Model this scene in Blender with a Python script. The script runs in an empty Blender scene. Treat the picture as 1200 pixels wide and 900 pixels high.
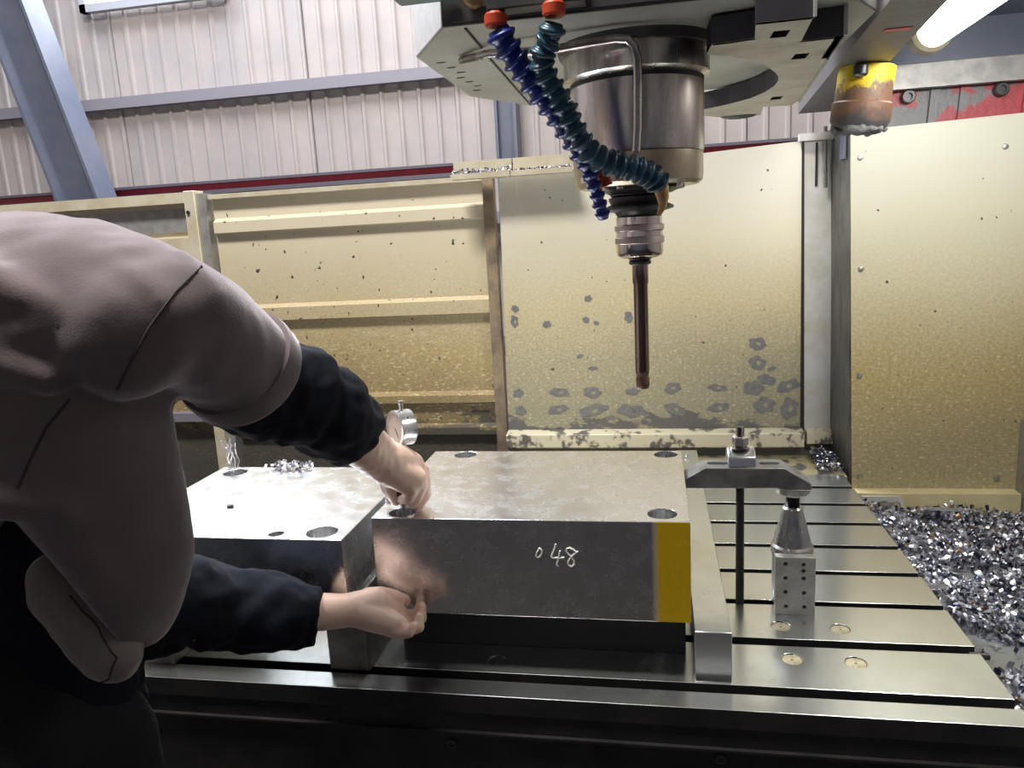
import bpy, bmesh, math, random
import numpy as np
from mathutils import Vector, Matrix

random.seed(7); RNG = np.random.default_rng(7)
scene = bpy.context.scene
col = scene.collection
PI = math.pi
T = 0.85                                   # machine table height

# ------------------------------------------------------------------ camera
cam_d = bpy.data.cameras.new('camera'); cam = bpy.data.objects.new('camera', cam_d); col.objects.link(cam)
cam_d.sensor_width = 36.0; cam_d.lens = 902.0 / 1200.0 * 36.0; cam_d.clip_start = 0.02
RX = Vector((4800, 90, 902)); YV = Vector((166, 184, -902)).normalized()
RX = (RX - YV * RX.dot(YV)).normalized(); ZV = RX.cross(YV)
cam.matrix_world = Matrix(((*RX, 0), (*YV, 0), (*ZV, 1.55), (0, 0, 0, 1)))
scene.camera = cam

# ------------------------------------------------------------------ world and lights
scene.view_settings.view_transform = 'Standard'; scene.view_settings.look = 'None'
scene.view_settings.gamma = 1.0; scene.view_settings.use_curve_mapping = False
scene.view_settings.exposure = 0.35
world = bpy.data.worlds.new('world'); scene.world = world; world.use_nodes = True
bg = world.node_tree.nodes['Background']; bg.inputs[0].default_value = (0.62, 0.68, 0.80, 1); bg.inputs[1].default_value = 0.05

def area(name, loc, target, sx, sy, power, color=(1, 1, 1)):
    d = bpy.data.lights.new(name, 'AREA'); d.shape = 'RECTANGLE'; d.size = sx; d.size_y = sy; d.energy = power; d.color = color
    o = bpy.data.objects.new(name, d); col.objects.link(o); o.location = loc
    o.rotation_euler = (Vector(target) - Vector(loc)).to_track_quat('-Z', 'Y').to_euler()
    return o
area('skylight_daylight', (-2.6, 3.9, 4.6), (-1.0, 1.4, 1.0), 2.2, 1.0, 200, (0.84, 0.91, 1.0))
area('bay_lamp_rear', (0.0, 2.7, 4.7), (-0.3, 1.9, 0.8), 1.4, 0.5, 105, (1.0, 0.97, 0.92))
area('fill_light_wall', (-1.4, 2.9, 5.2), (-1.6, 4.5, 2.0), 2.0, 0.6, 70, (0.86, 0.88, 1.0))  # added bluish fill aimed at the back wall, no fixture behind it
area('fill_light_front', (-1.2, 0.55, 4.8), (-1.0, 2.2, 1.0), 1.2, 0.5, 165, (1.0, 0.97, 0.92))  # unseen fill light, added to brighten the left guard panels
area('work_lamp_right', (0.60, 1.35, 1.90), (0.35, 2.2, 1.2), 0.8, 0.08, 7, (1.0, 0.98, 0.93))

# ------------------------------------------------------------------ materials
def nd(nt, t, **k):
    n = nt.nodes.new(t)
    for a, v in k.items(): setattr(n, a, v)
    return n
def mat_base(name, color, rough=0.5, metal=0.0, spec=0.5):
    m = bpy.data.materials.new(name); m.use_nodes = True
    b = m.node_tree.nodes['Principled BSDF']
    b.inputs['Base Color'].default_value = (*color, 1); b.inputs['Roughness'].default_value = rough
    b.inputs['Metallic'].default_value = metal; b.inputs['Specular IOR Level'].default_value = spec
    return m, m.node_tree, b
def ramp(nt, stops, interp='LINEAR'):
    r = nd(nt, 'ShaderNodeValToRGB'); r.color_ramp.interpolation = interp
    e = r.color_ramp.elements
    while len(e) < len(stops): e.new(0.5)
    for i, (p, c) in enumerate(stops):
        e[i].position = p; e[i].color = (c, c, c, 1) if isinstance(c, (int, float)) else (*c, 1)
    return r
def noise(nt, coord, scale, detail=4, rough=0.6, stretch=None):
    n = nd(nt, 'ShaderNodeTexNoise'); n.inputs['Scale'].default_value = scale
    n.inputs['Detail'].default_value = detail; n.inputs['Roughness'].default_value = rough
    if stretch:
        mp = nd(nt, 'ShaderNodeMapping'); mp.inputs['Scale'].default_value = stretch
        nt.links.new(coord, mp.inputs[0]); coord = mp.outputs[0]
    nt.links.new(coord, n.inputs['Vector'])
    return n.outputs['Fac']
def mixc(nt, fac, a, b):
    m = nd(nt, 'ShaderNodeMix', data_type='RGBA')
    for s, v in ((m.inputs[0], fac), (m.inputs[6], a), (m.inputs[7], b)):
        if isinstance(v, tuple): s.default_value = (*v, 1)
        elif isinstance(v, (int, float)): s.default_value = v
        else: nt.links.new(v, s)
    return m.outputs[2]
def math_n(nt, op, a, b=0.0, clamp=False):
    m = nd(nt, 'ShaderNodeMath', operation=op); m.use_clamp = clamp
    for s, v in ((m.inputs[0], a), (m.inputs[1], b)):
        if isinstance(v, (int, float)): s.default_value = v
        else: nt.links.new(v, s)
    return m.outputs[0]
def bump(nt, b, h, strength, dist=0.002):
    n = nd(nt, 'ShaderNodeBump'); n.inputs['Strength'].default_value = strength; n.inputs['Distance'].default_value = dist
    nt.links.new(h, n.inputs['Height']); nt.links.new(n.outputs[0], b.inputs['Normal'])
def mat(name, color, rough=0.5, metal=0.0, color2=None, scale=20, lo=0.4, hi=0.65, rvar=None, bmp=None, stretch=None, spec=0.5, detail=5):
    m, nt, b = mat_base(name, color, rough, metal, spec)
    P = nd(nt, 'ShaderNodeTexCoord').outputs['Object']
    n = noise(nt, P, scale, detail, 0.62, stretch)
    if color2:
        r = ramp(nt, [(lo, 0.0), (hi, 1.0)]); nt.links.new(n, r.inputs[0])
        nt.links.new(mixc(nt, r.outputs[0], color, color2), b.inputs['Base Color'])
    if rvar:
        mr = nd(nt, 'ShaderNodeMapRange'); mr.inputs[1].default_value = 0.3; mr.inputs[2].default_value = 0.7
        mr.inputs[3].default_value, mr.inputs[4].default_value = rvar
        nt.links.new(n, mr.inputs[0]); nt.links.new(mr.outputs[0], b.inputs['Roughness'])
    if bmp:
        bump(nt, b, noise(nt, P, bmp[0], 4, 0.6, stretch), bmp[1], bmp[2] if len(bmp) > 2 else 0.002)
    return m
def emit(name, color, strength):
    m, nt, b = mat_base(name, color)
    b.inputs['Emission Color'].default_value = (*color, 1); b.inputs['Emission Strength'].default_value = strength
    return m

def panel_mat(name, stops, grime=(0.10, 0.10, 0.11), g_z=1.0, g_amt=0.30, rough=0.38):
    """painted sheet: pale paint with an oil film that thickens downwards, scratches, specks and bare grimy patches"""
    m, nt, b = mat_base(name, (0.7, 0.65, 0.5), rough)
    P = nd(nt, 'ShaderNodeNewGeometry').outputs['Position']
    sx = nd(nt, 'ShaderNodeSeparateXYZ'); nt.links.new(P, sx.inputs[0])
    w = noise(nt, P, 2.2, 3); wz = math_n(nt, 'ADD', sx.outputs[2], math_n(nt, 'MULTIPLY', math_n(nt, 'SUBTRACT', w, 0.5), 0.22))
    mr = nd(nt, 'ShaderNodeMapRange'); mr.inputs[1].default_value = 0.75; mr.inputs[2].default_value = 1.8; nt.links.new(wz, mr.inputs[0])
    r = ramp(nt, stops); nt.links.new(mr.outputs[0], r.inputs[0]); c = r.outputs[0]
    fine = noise(nt, P, 120, 3, 0.7); rf = ramp(nt, [(0.38, 0.0), (0.62, 1.0)]); nt.links.new(fine, rf.inputs[0])
    zone = nd(nt, 'ShaderNodeMapRange'); zone.inputs[1].default_value = 1.55; zone.inputs[2].default_value = 1.15; nt.links.new(sx.outputs[2], zone.inputs[0])
    dk = mixc(nt, 0.42, c, (0.15, 0.13, 0.08))
    c = mixc(nt, math_n(nt, 'MULTIPLY', math_n(nt, 'MULTIPLY', rf.outputs[0], zone.outputs[0]), 1.0), c, dk)
    scr = noise(nt, P, 75, 2, 0.4, (1.0, 1.0, 2.6)); rs = ramp(nt, [(0.61, 0.0), (0.68, 1.0)]); nt.links.new(scr, rs.inputs[0])
    c = mixc(nt, math_n(nt, 'MULTIPLY', math_n(nt, 'MULTIPLY', rs.outputs[0], zone.outputs[0]), 0.55), c, (0.75, 0.68, 0.48))
    sp = noise(nt, P, 60, 2, 0.3); rp = ramp(nt, [(0.745, 0.0), (0.76, 1.0)]); nt.links.new(sp, rp.inputs[0])
    c = mixc(nt, rp.outputs[0], c, (0.07, 0.06, 0.05))
    g = noise(nt, P, 5.0, 7, 0.68, (0.8, 1, 1.5))
    gz = nd(nt, 'ShaderNodeMapRange'); gz.inputs[1].default_value = g_z + 0.10; gz.inputs[2].default_value = g_z - 0.12
    gz.inputs[3].default_value = -0.35; gz.inputs[4].default_value = g_amt; nt.links.new(sx.outputs[2], gz.inputs[0])
    gm = ramp(nt, [(0.60, 0.0), (0.63, 1.0)]); nt.links.new(math_n(nt, 'ADD', g, gz.outputs[0]), gm.inputs[0])
    c = mixc(nt, math_n(nt, 'MULTIPLY', gm.outputs[0], 0.85), c, grime)
    nt.links.new(c, b.inputs['Base Color'])
    bump(nt, b, fine, 0.05, 0.001)
    return m

M = {}
M['panel_left'] = panel_mat('panel_left', [(0.0, (0.15, 0.105, 0.045)), (0.20, (0.27, 0.195, 0.085)), (0.40, (0.50, 0.385, 0.19)), (0.62, (0.62, 0.53, 0.35)), (0.92, (0.74, 0.67, 0.52))], g_z=1.01, g_amt=0.30, grime=(0.065, 0.062, 0.06))
M['panel_mid'] = panel_mat('panel_mid', [(0.0, (0.24, 0.23, 0.17)), (0.20, (0.33, 0.31, 0.215)), (0.38, (0.44, 0.39, 0.255)), (0.55, (0.60, 0.52, 0.32)), (0.90, (0.72, 0.695, 0.60))], g_z=1.0, g_amt=0.30)
M['panel_right'] = panel_mat('panel_right', [(0.0, (0.46, 0.40, 0.24)), (0.20, (0.42, 0.345, 0.18)), (0.36, (0.53, 0.41, 0.18)), (0.58, (0.66, 0.60, 0.40)), (0.90, (0.70, 0.69, 0.57))], g_z=0.84, g_amt=0.16)
M['lower'] = mat('oily_shelf', (0.32, 0.28, 0.16), 0.4, color2=(0.08, 0.08, 0.08), scale=22, lo=0.5, hi=0.56)
M['riser'] = mat('riser_steel', (0.20, 0.19, 0.18), 0.45, 0.7, color2=(0.12, 0.115, 0.11), scale=25)
M['bare_patch'] = mat('bare_patch', (0.15, 0.15, 0.155), 0.5, color2=(0.22, 0.21, 0.20), scale=60)
M['flange'] = mat('flange', (0.62, 0.58, 0.44), 0.32, color2=(0.13, 0.12, 0.11), scale=26, lo=0.52, hi=0.60)
M['strip_pale'] = mat('strip_pale', (0.58, 0.58, 0.58), 0.4, color2=(0.46, 0.43, 0.36), scale=7)
M['post_dark'] = mat('post_dark', (0.11, 0.11, 0.09), 0.4, color2=(0.035, 0.035, 0.035), scale=24, stretch=(1, 1, 0.3))
M['post_pale'] = mat('post_pale', (0.62, 0.57, 0.44), 0.45, color2=(0.52, 0.45, 0.32), scale=12)
M['sheet'] = mat('wall_sheet', (0.34, 0.31, 0.31), 0.5, color2=(0.40, 0.355, 0.335), scale=2.5, bmp=(8, 0.08))
M['purlin'] = mat('purlin_paint', (0.20, 0.19, 0.22), 0.55)
M['brace'] = mat('brace_paint', (0.09, 0.105, 0.15), 0.5, color2=(0.12, 0.13, 0.17), scale=4)
M['red'] = mat('red_paint', (0.62, 0.05, 0.10), 0.45, color2=(0.48, 0.04, 0.08), scale=9)
M['dark_rail'] = mat('dark_rail', (0.10, 0.09, 0.12), 0.5)
M['concrete'] = mat('concrete', (0.030, 0.025, 0.023), 0.6, color2=(0.02, 0.017, 0.016), scale=3, bmp=(30, 0.2))
M['ceiling'] = mat('ceiling_sheet', (0.20, 0.20, 0.22), 0.7)
M['table'] = mat('table_steel', (0.80, 0.83, 0.84), 0.24, 0.94, color2=(0.73, 0.75, 0.73), scale=9, rvar=(0.19, 0.28))
M['cast_dark'] = mat('cast_dark', (0.035, 0.033, 0.032), 0.45, 0.3, color2=(0.02, 0.02, 0.022), scale=14, bmp=(60, 0.1))
M['plug'] = mat('plug', (0.62, 0.56, 0.40), 0.45, 0.4, color2=(0.40, 0.35, 0.24), scale=60)
M['hole_dark'] = mat('hole_dark', (0.012, 0.012, 0.012), 0.6)
def block_mat(name, yellow):
    m, nt, b = mat_base(name, (0.58, 0.57, 0.55), 0.22, 1.0)
    g = nd(nt, 'ShaderNodeNewGeometry'); P = g.outputs['Position']
    n = noise(nt, P, 9, 6, 0.62); sm = noise(nt, P, 26, 4, 0.7)
    base = mixc(nt, ramp_out(nt, n, 0.42, 0.62), (0.78, 0.775, 0.785), (0.73, 0.73, 0.735))
    if yellow:  # yellow right end of the front face, soft left edge
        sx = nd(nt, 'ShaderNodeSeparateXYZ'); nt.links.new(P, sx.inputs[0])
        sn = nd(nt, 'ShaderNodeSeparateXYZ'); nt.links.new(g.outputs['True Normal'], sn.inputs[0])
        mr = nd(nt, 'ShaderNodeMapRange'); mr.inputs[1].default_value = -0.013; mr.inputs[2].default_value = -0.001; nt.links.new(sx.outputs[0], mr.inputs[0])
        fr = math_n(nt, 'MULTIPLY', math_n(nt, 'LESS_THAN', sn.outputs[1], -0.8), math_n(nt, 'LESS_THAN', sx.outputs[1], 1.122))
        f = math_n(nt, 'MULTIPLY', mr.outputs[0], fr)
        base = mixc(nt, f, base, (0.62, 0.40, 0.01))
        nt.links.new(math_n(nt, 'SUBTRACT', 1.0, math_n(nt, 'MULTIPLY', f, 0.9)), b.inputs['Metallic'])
    nt.links.new(base, b.inputs['Base Color'])
    mr2 = nd(nt, 'ShaderNodeMapRange'); mr2.inputs[1].default_value = 0.35; mr2.inputs[2].default_value = 0.68
    mr2.inputs[3].default_value = 0.22; mr2.inputs[4].default_value = 0.31; nt.links.new(sm, mr2.inputs[0])
    nt.links.new(mr2.outputs[0], b.inputs['Roughness'])
    bump(nt, b, noise(nt, P, 9, 2, 0.4), 0.012, 0.002)
    return m
def ramp_out(nt, src, lo, hi):
    r = ramp(nt, [(lo, 0.0), (hi, 1.0)]); nt.links.new(src, r.inputs[0]); return r.outputs[0]
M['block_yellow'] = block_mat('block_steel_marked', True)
M['block'] = block_mat('block_steel', False)
M['steel'] = mat('steel', (0.55, 0.54, 0.52), 0.3, 1.0, color2=(0.42, 0.41, 0.39), scale=30, rvar=(0.2, 0.42))
M['steel_soft'] = mat('steel_soft', (0.50, 0.49, 0.46), 0.42, 0.85, color2=(0.36, 0.35, 0.32), scale=35, bmp=(90, 0.1, 0.001))
M['steel_dark'] = mat('steel_dark', (0.10, 0.10, 0.105), 0.4, 0.8, color2=(0.06, 0.06, 0.06), scale=30, bmp=(120, 0.15, 0.001))
M['bar_top'] = mat('bar_steel', (0.30, 0.295, 0.28), 0.42, 0.5, color2=(0.15, 0.15, 0.15), scale=20, bmp=(50, 0.1, 0.001))
M['chrome'] = mat('chrome', (0.72, 0.68, 0.65), 0.12, 1.0, color2=(0.60, 0.54, 0.50), scale=25)
M['knurl'] = mat('knurl', (0.46, 0.40, 0.37), 0.45, 1.0, bmp=(260, 0.5, 0.001))
M['brown_steel'] = mat('brown_steel', (0.36, 0.28, 0.25), 0.22, 1.0, color2=(0.26, 0.19, 0.17), scale=20, stretch=(1, 1, 0.3))
M['spindle'] = mat('spindle_steel', (0.66, 0.63, 0.60), 0.32, 1.0, color2=(0.30, 0.26, 0.24), scale=16, lo=0.44, hi=0.62, rvar=(0.20, 0.38), stretch=(1, 1, 0.12))  # vertical streaks in the colour imitate reflections on the steel
M['spindle_tan'] = mat('spindle_tan', (0.50, 0.44, 0.33), 0.28, 0.9, color2=(0.36, 0.31, 0.23), scale=14)
M['head_grey'] = mat('head_casting', (0.40, 0.40, 0.36), 0.5, color2=(0.30, 0.29, 0.24), scale=5, bmp=(40, 0.15))
M['head_dark'] = mat('head_dark', (0.05, 0.05, 0.055), 0.45, color2=(0.09, 0.085, 0.08), scale=16, bmp=(30, 0.3))
M['head_lit'] = mat('head_lit', (0.55, 0.54, 0.55), 0.5, color2=(0.48, 0.47, 0.48), scale=60)
M['plate_beige'] = mat('plate_beige', (0.46, 0.43, 0.34), 0.5, color2=(0.32, 0.29, 0.22), scale=11, bmp=(25, 0.3))
M['plate_dark'] = mat('plate_dark', (0.055, 0.05, 0.06), 0.5, color2=(0.035, 0.035, 0.045), scale=10)
M['hose_blue'] = mat('hose_blue', (0.012, 0.035, 0.26), 0.28, color2=(0.01, 0.02, 0.16), scale=30)
M['hose_teal'] = mat('hose_teal', (0.02, 0.085, 0.135), 0.30, color2=(0.03, 0.07, 0.09), scale=30)
M['orange'] = mat('orange_plastic', (0.62, 0.07, 0.025), 0.4)
M['brass'] = mat('brass', (0.55, 0.42, 0.22), 0.35, 0.9)
M['nozzle_tan'] = mat('nozzle_tan', (0.45, 0.22, 0.12), 0.4, color2=(0.5, 0.38, 0.08), scale=50)
M['tip'] = mat('worn_tip', (0.20, 0.11, 0.08), 0.4, 0.6, color2=(0.10, 0.06, 0.05), scale=80)
M['channel'] = mat('channel', (0.13, 0.125, 0.13), 0.5, color2=(0.11, 0.10, 0.11), scale=16, bmp=(40, 0.3))
M['bucket'] = None
m, nt, b = mat_base('yellow_rusty', (0.7, 0.5, 0.02), 0.5)
P = nd(nt, 'ShaderNodeNewGeometry').outputs['Position']; sx = nd(nt, 'ShaderNodeSeparateXYZ'); nt.links.new(P, sx.inputs[0])
zz = math_n(nt, 'ADD', sx.outputs[2], math_n(nt, 'MULTIPLY', math_n(nt, 'SUBTRACT', noise(nt, P, 22, 6, 0.7), 0.5), 0.16))
mr = nd(nt, 'ShaderNodeMapRange'); mr.inputs[1].default_value = 1.73; mr.inputs[2].default_value = 1.86; nt.links.new(zz, mr.inputs[0])
r = ramp(nt, [(0.0, (0.05, 0.05, 0.055)), (0.26, (0.16, 0.08, 0.045)), (0.50, (0.13, 0.08, 0.05)), (0.58, (0.58, 0.38, 0.015)), (0.80, (0.75, 0.55, 0.02))])
nt.links.new(mr.outputs[0], r.inputs[0])
spk = ramp_out(nt, noise(nt, P, 90, 4, 0.7), 0.60, 0.66)
nt.links.new(mixc(nt, spk, r.outputs[0], (0.07, 0.05, 0.03)), b.inputs['Base Color']); M['bucket'] = m
bump(nt, b, noise(nt, P, 60, 4), 0.4, 0.004)
M['sludge'] = mat('dry_sludge', (0.16, 0.16, 0.16), 0.7, color2=(0.08, 0.08, 0.085), scale=50, bmp=(70, 0.8, 0.005))
m, nt, b = mat_base('red_grey_flaking', (0.4, 0.06, 0.07), 0.4)
P = nd(nt, 'ShaderNodeNewGeometry').outputs['Position']
f1 = ramp_out(nt, noise(nt, P, 7.5, 3, 0.5), 0.49, 0.52)
nt.links.new(mixc(nt, f1, (0.42, 0.07, 0.085), (0.20, 0.205, 0.215)), b.inputs['Base Color'])
bump(nt, b, noise(nt, P, 70, 4), 0.5, 0.004); M['red_grey'] = m
M['roof_blue'] = mat('enclosure_roof', (0.13, 0.15, 0.20), 0.42, 0.3, color2=(0.17, 0.18, 0.23), scale=5)
M['strip_grey'] = mat('strip_grey', (0.40, 0.39, 0.38), 0.42, 0.4, color2=(0.30, 0.29, 0.28), scale=30)
M['lamp_glow'] = emit('lamp_glow', (1.0, 0.98, 0.90), 9.0)
M['lamp_cap'] = mat('lamp_cap', (0.26, 0.23, 0.16), 0.35)
M['sky_glow'] = emit('window_daylight', (0.92, 0.96, 1.0), 9.0)
M['window_frame'] = mat('window_frame', (0.35, 0.36, 0.40), 0.5)
M['black'] = mat('black_rubber', (0.012, 0.012, 0.014), 0.4)
M['dial'] = mat('dial_face', (0.46, 0.40, 0.36), 0.25, color2=(0.38, 0.33, 0.30), scale=60)
M['alu'] = mat('aluminium', (0.74, 0.75, 0.77), 0.25, 0.9)
M['tray'] = mat('wet_tray', (0.30, 0.31, 0.29), 0.16, 0.3, color2=(0.22, 0.23, 0.22), scale=7, rvar=(0.08, 0.3))
M['chip_bright'] = mat('chip_bright', (0.80, 0.80, 0.84), 0.36, 0.85)
M['chip_grey'] = mat('chip_grey', (0.45, 0.45, 0.50), 0.36, 0.9)
M['chip_blue'] = mat('chip_blue', (0.07, 0.08, 0.13), 0.3, 0.9)
M['chip_gold'] = mat('chip_gold', (0.42, 0.26, 0.12), 0.3, 0.95)
M['chalk'] = mat('chalk_white', (0.85, 0.84, 0.80), 0.8)
def cloth(name, c1, c2, fuzz, sc=6):
    m, nt, b = mat_base(name, c1, 0.92, 0, 0.2)
    P = nd(nt, 'ShaderNodeTexCoord').outputs['Object']
    nt.links.new(mixc(nt, ramp_out(nt, noise(nt, P, sc, 4), 0.35, 0.65), c1, c2), b.inputs['Base Color'])
    b.inputs['Sheen Weight'].default_value = fuzz; b.inputs['Sheen Roughness'].default_value = 0.4
    b.inputs['Sheen Tint'].default_value = (0.8, 0.75, 0.78, 1)
    bump(nt, b, noise(nt, P, 420, 3, 0.7), 0.35, 0.0015)
    return m
M['fleece'] = cloth('fleece_grey', (0.150, 0.119, 0.124), (0.180, 0.144, 0.146), 0.7)
M['fleece_light'] = cloth('fleece_pocket', (0.20, 0.17, 0.165), (0.24, 0.20, 0.19), 0.7)
M['navy'] = cloth('navy_knit', (0.006, 0.008, 0.015), (0.009, 0.011, 0.018), 0.04)
M['trouser'] = cloth('dark_trouser', (0.012, 0.013, 0.016), (0.016, 0.017, 0.02), 0.03)
M['seam'] = mat('seam_thread', (0.05, 0.042, 0.045), 0.9)
M['hair'] = mat('hair_black', (0.012, 0.010, 0.010), 0.45, bmp=(200, 0.5, 0.003))
m, nt, b = mat_base('skin', (0.72, 0.47, 0.36), 0.42)
P = nd(nt, 'ShaderNodeTexCoord').outputs['Object']
nt.links.new(mixc(nt, ramp_out(nt, noise(nt, P, 28, 4), 0.35, 0.7), (0.90, 0.68, 0.56), (0.85, 0.56, 0.44)), b.inputs['Base Color'])
b.inputs['Subsurface Weight'].default_value = 0.12; b.inputs['Subsurface Radius'].default_value = (0.012, 0.005, 0.003); b.inputs['Subsurface Scale'].default_value = 0.6
bump(nt, b, noise(nt, P, 220, 4), 0.15, 0.001); M['skin'] = m
M['nail'] = mat('nail', (0.68, 0.45, 0.38), 0.25)

# ------------------------------------------------------------------ mesh helpers
class MB:
    def __init__(s): s.v = []; s.f = []; s.mi = []; s.sm = []
    def add(s, vs, fs, mi=0, smooth=False):
        o = len(s.v); s.v += [tuple(v) for v in vs]
        for f in fs: s.f.append(tuple(i + o for i in f)); s.mi.append(mi); s.sm.append(smooth)
        return s
    def box(s, a, b, mi=0):
        (x0, y0, z0), (x1, y1, z1) = a, b
        vs = [(x0, y0, z0), (x1, y0, z0), (x1, y1, z0), (x0, y1, z0), (x0, y0, z1), (x1, y0, z1), (x1, y1, z1), (x0, y1, z1)]
        return s.add(vs, [(3, 2, 1, 0), (4, 5, 6, 7), (0, 1, 5, 4), (1, 2, 6, 5), (2, 3, 7, 6), (3, 0, 4, 7)], mi)
    def prism(s, poly, fn, a, b, mi=0):
        """poly 2d points, fn(u, v, w) -> xyz"""
        n = len(poly)
        vs = [fn(u, v, a) for u, v in poly] + [fn(u, v, b) for u, v in poly]
        return s.add(vs, [tuple(range(n))[::-1], tuple(range(n, 2 * n))] + [(i, (i + 1) % n, n + (i + 1) % n, n + i) for i in range(n)], mi)
    def lathe(s, prof, origin=(0, 0, 0), axis=(0, 0, 1), seg=24, mi=0, smooth=True):
        A = Vector(axis).normalized(); U = A.orthogonal().normalized(); W = A.cross(U); O = Vector(origin)
        o = len(s.v); n = len(prof)
        for r, h in prof:
            for k in range(seg):
                t = 2 * PI * k / seg; s.v.append(tuple(O + A * h + (U * math.cos(t) + W * math.sin(t)) * r))
        for i in range(n - 1):
            for k in range(seg):
                k2 = (k + 1) % seg
                s.f.append((o + i * seg + k, o + i * seg + k2, o + (i + 1) * seg + k2, o + (i + 1) * seg + k)); s.mi.append(mi); s.sm.append(smooth)
        s.f.append(tuple(o + k for k in range(seg))[::-1]); s.mi.append(mi); s.sm.append(False)
        s.f.append(tuple(o + (n - 1) * seg + k for k in range(seg))); s.mi.append(mi); s.sm.append(False)
        return s
    def tube(s, pts, rad, seg=10, mi=0, smooth=True, flat=None):
        pts = [Vector(p) for p in pts]; n = len(pts)
        if not hasattr(rad, '__len__'): rad = [rad] * n
        o = len(s.v); up = None
        for i, p in enumerate(pts):
            d = (pts[min(i + 1, n - 1)] - pts[max(i - 1, 0)]).normalized()
            if up is None: up = d.orthogonal().normalized()
            up = (up - d * up.dot(d)).normalized(); w = d.cross(up)
            for k in range(seg):
                t = 2 * PI * k / seg; s.v.append(tuple(p + (up * math.cos(t) + w * math.sin(t)) * rad[i]))
        for i in range(n - 1):
            for k in range(seg):
                k2 = (k + 1) % seg
                s.f.append((o + i * seg + k, o + i * seg + k2, o + (i + 1) * seg + k2, o + (i + 1) * seg + k)); s.mi.append(mi); s.sm.append(smooth)
        s.f.append(tuple(o + k for k in range(seg))[::-1]); s.mi.append(mi); s.sm.append(smooth)
        s.f.append(tuple(o + (n - 1) * seg + k for k in range(seg))); s.mi.append(mi); s.sm.append(smooth)
        return s
    def ball(s, c, r, seg=14, rings=9, scale=(1, 1, 1), mi=0):
        c = Vector(c); o = len(s.v)
        for i in range(rings + 1):
            a = PI * i / rings
            for k in range(seg):
                t = 2 * PI * k / seg
                s.v.append((c.x + r * scale[0] * math.sin(a) * math.cos(t), c.y + r * scale[1] * math.sin(a) * math.sin(t), c.z + r * scale[2] * math.cos(a)))
        for i in range(rings):
            for k in range(seg):
                k2 = (k + 1) % seg; s.f.append((o + i * seg + k, o + (i + 1) * seg + k, o + (i + 1) * seg + k2, o + i * seg + k2)); s.mi.append(mi); s.sm.append(True)
        return s
    def chain(s, pts):
        """capsule chain (x, y, z, r): finely sampled spheres joined by cones, to be voxel-merged"""
        P_ = [(Vector(p[:3]), p[3]) for p in pts]
        dense = []
        for (a, ra), (b_, rb) in zip(P_[:-1], P_[1:]):
            k = max(1, int((b_ - a).length / (0.35 * min(ra, rb))))
            for j in range(k): dense.append((a.lerp(b_, j / k), ra + (rb - ra) * j / k))
        dense.append(P_[-1])
        for c, r in dense: s.ball(c, r, 12, 8)
        return s
def mesh_of(name, mb, mats):
    me = bpy.data.meshes.new(name); me.from_pydata(mb.v, [], mb.f)
    for m_ in (mats if isinstance(mats, (list, tuple)) else [mats]): me.materials.append(m_)
    me.polygons.foreach_set('material_index', mb.mi); me.polygons.foreach_set('use_smooth', mb.sm)
    me.update()
    return me
def fix_normals(me):
    bm = bmesh.new(); bm.from_mesh(me); bmesh.ops.remove_doubles(bm, verts=bm.verts, dist=1e-6)
    bmesh.ops.recalc_face_normals(bm, faces=bm.faces); bm.to_mesh(me); bm.free()
def wloc(o):
    v = Vector(o.location)
    while o.parent: o = o.parent; v += Vector(o.location)
    return v
def obj(name, mb, mats, parent=None, origin=None, bevel=None, normals=True, kind=None):
    me = mesh_of(name, mb, mats) if isinstance(mb, MB) else mb
    if normals and isinstance(mb, MB):
        fix_normals(me); me.set_sharp_from_angle(angle=math.radians(38))
    o = bpy.data.objects.new(name, me); col.objects.link(o)
    if origin is None:
        if parent is None or True:
            co = np.empty(len(me.vertices) * 3); me.vertices.foreach_get('co', co); co = co.reshape(-1, 3)
            mn, mx = co.min(0), co.max(0); origin = ((mn[0] + mx[0]) / 2, (mn[1] + mx[1]) / 2, mn[2])
    origin = Vector(origin); me.transform(Matrix.Translation(-origin))
    if parent: o.parent = parent; o.location = origin - wloc(parent)
    else: o.location = origin
    if bevel:
        bv = o.modifiers.new('bevel', 'BEVEL'); bv.width = bevel; bv.segments = 2; bv.limit_method = 'ANGLE'; bv.angle_limit = math.radians(50)
    if kind: o['kind'] = kind
    return o
def tag(o, label, cat, group=None):
    o['label'] = label; o['category'] = cat
    if group: o['group'] = group
    return o
def thing(name, label, cat, loc, group=None):
    o = bpy.data.objects.new(name, None); col.objects.link(o); o.location = loc; o.empty_display_size = 0.05
    return tag(o, label, cat, group)
def struct(name, mb, mats, **k):
    o = obj(name, mb, mats, **k); o['kind'] = 'structure'; return o
XYZ_XY = lambda u, v, w: (u, v, w)
XYZ_XZ = lambda u, v, w: (u, w, v)
XYZ_YZ = lambda u, v, w: (w, u, v)
def circ(cx, cy, r, n=24, a0=0.0): return [(cx + r * math.cos(a0 + 2 * PI * i / n), cy + r * math.sin(a0 + 2 * PI * i / n)) for i in range(n)]
def slot(cx, cy, L, r, n=8):
    return [(cx + L / 2 + r * math.cos(a), cy + r * math.sin(a)) for a in np.linspace(-PI / 2, PI / 2, n)] + [(cx - L / 2 + r * math.cos(a), cy + r * math.sin(a)) for a in np.linspace(PI / 2, 3 * PI / 2, n)]
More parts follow.
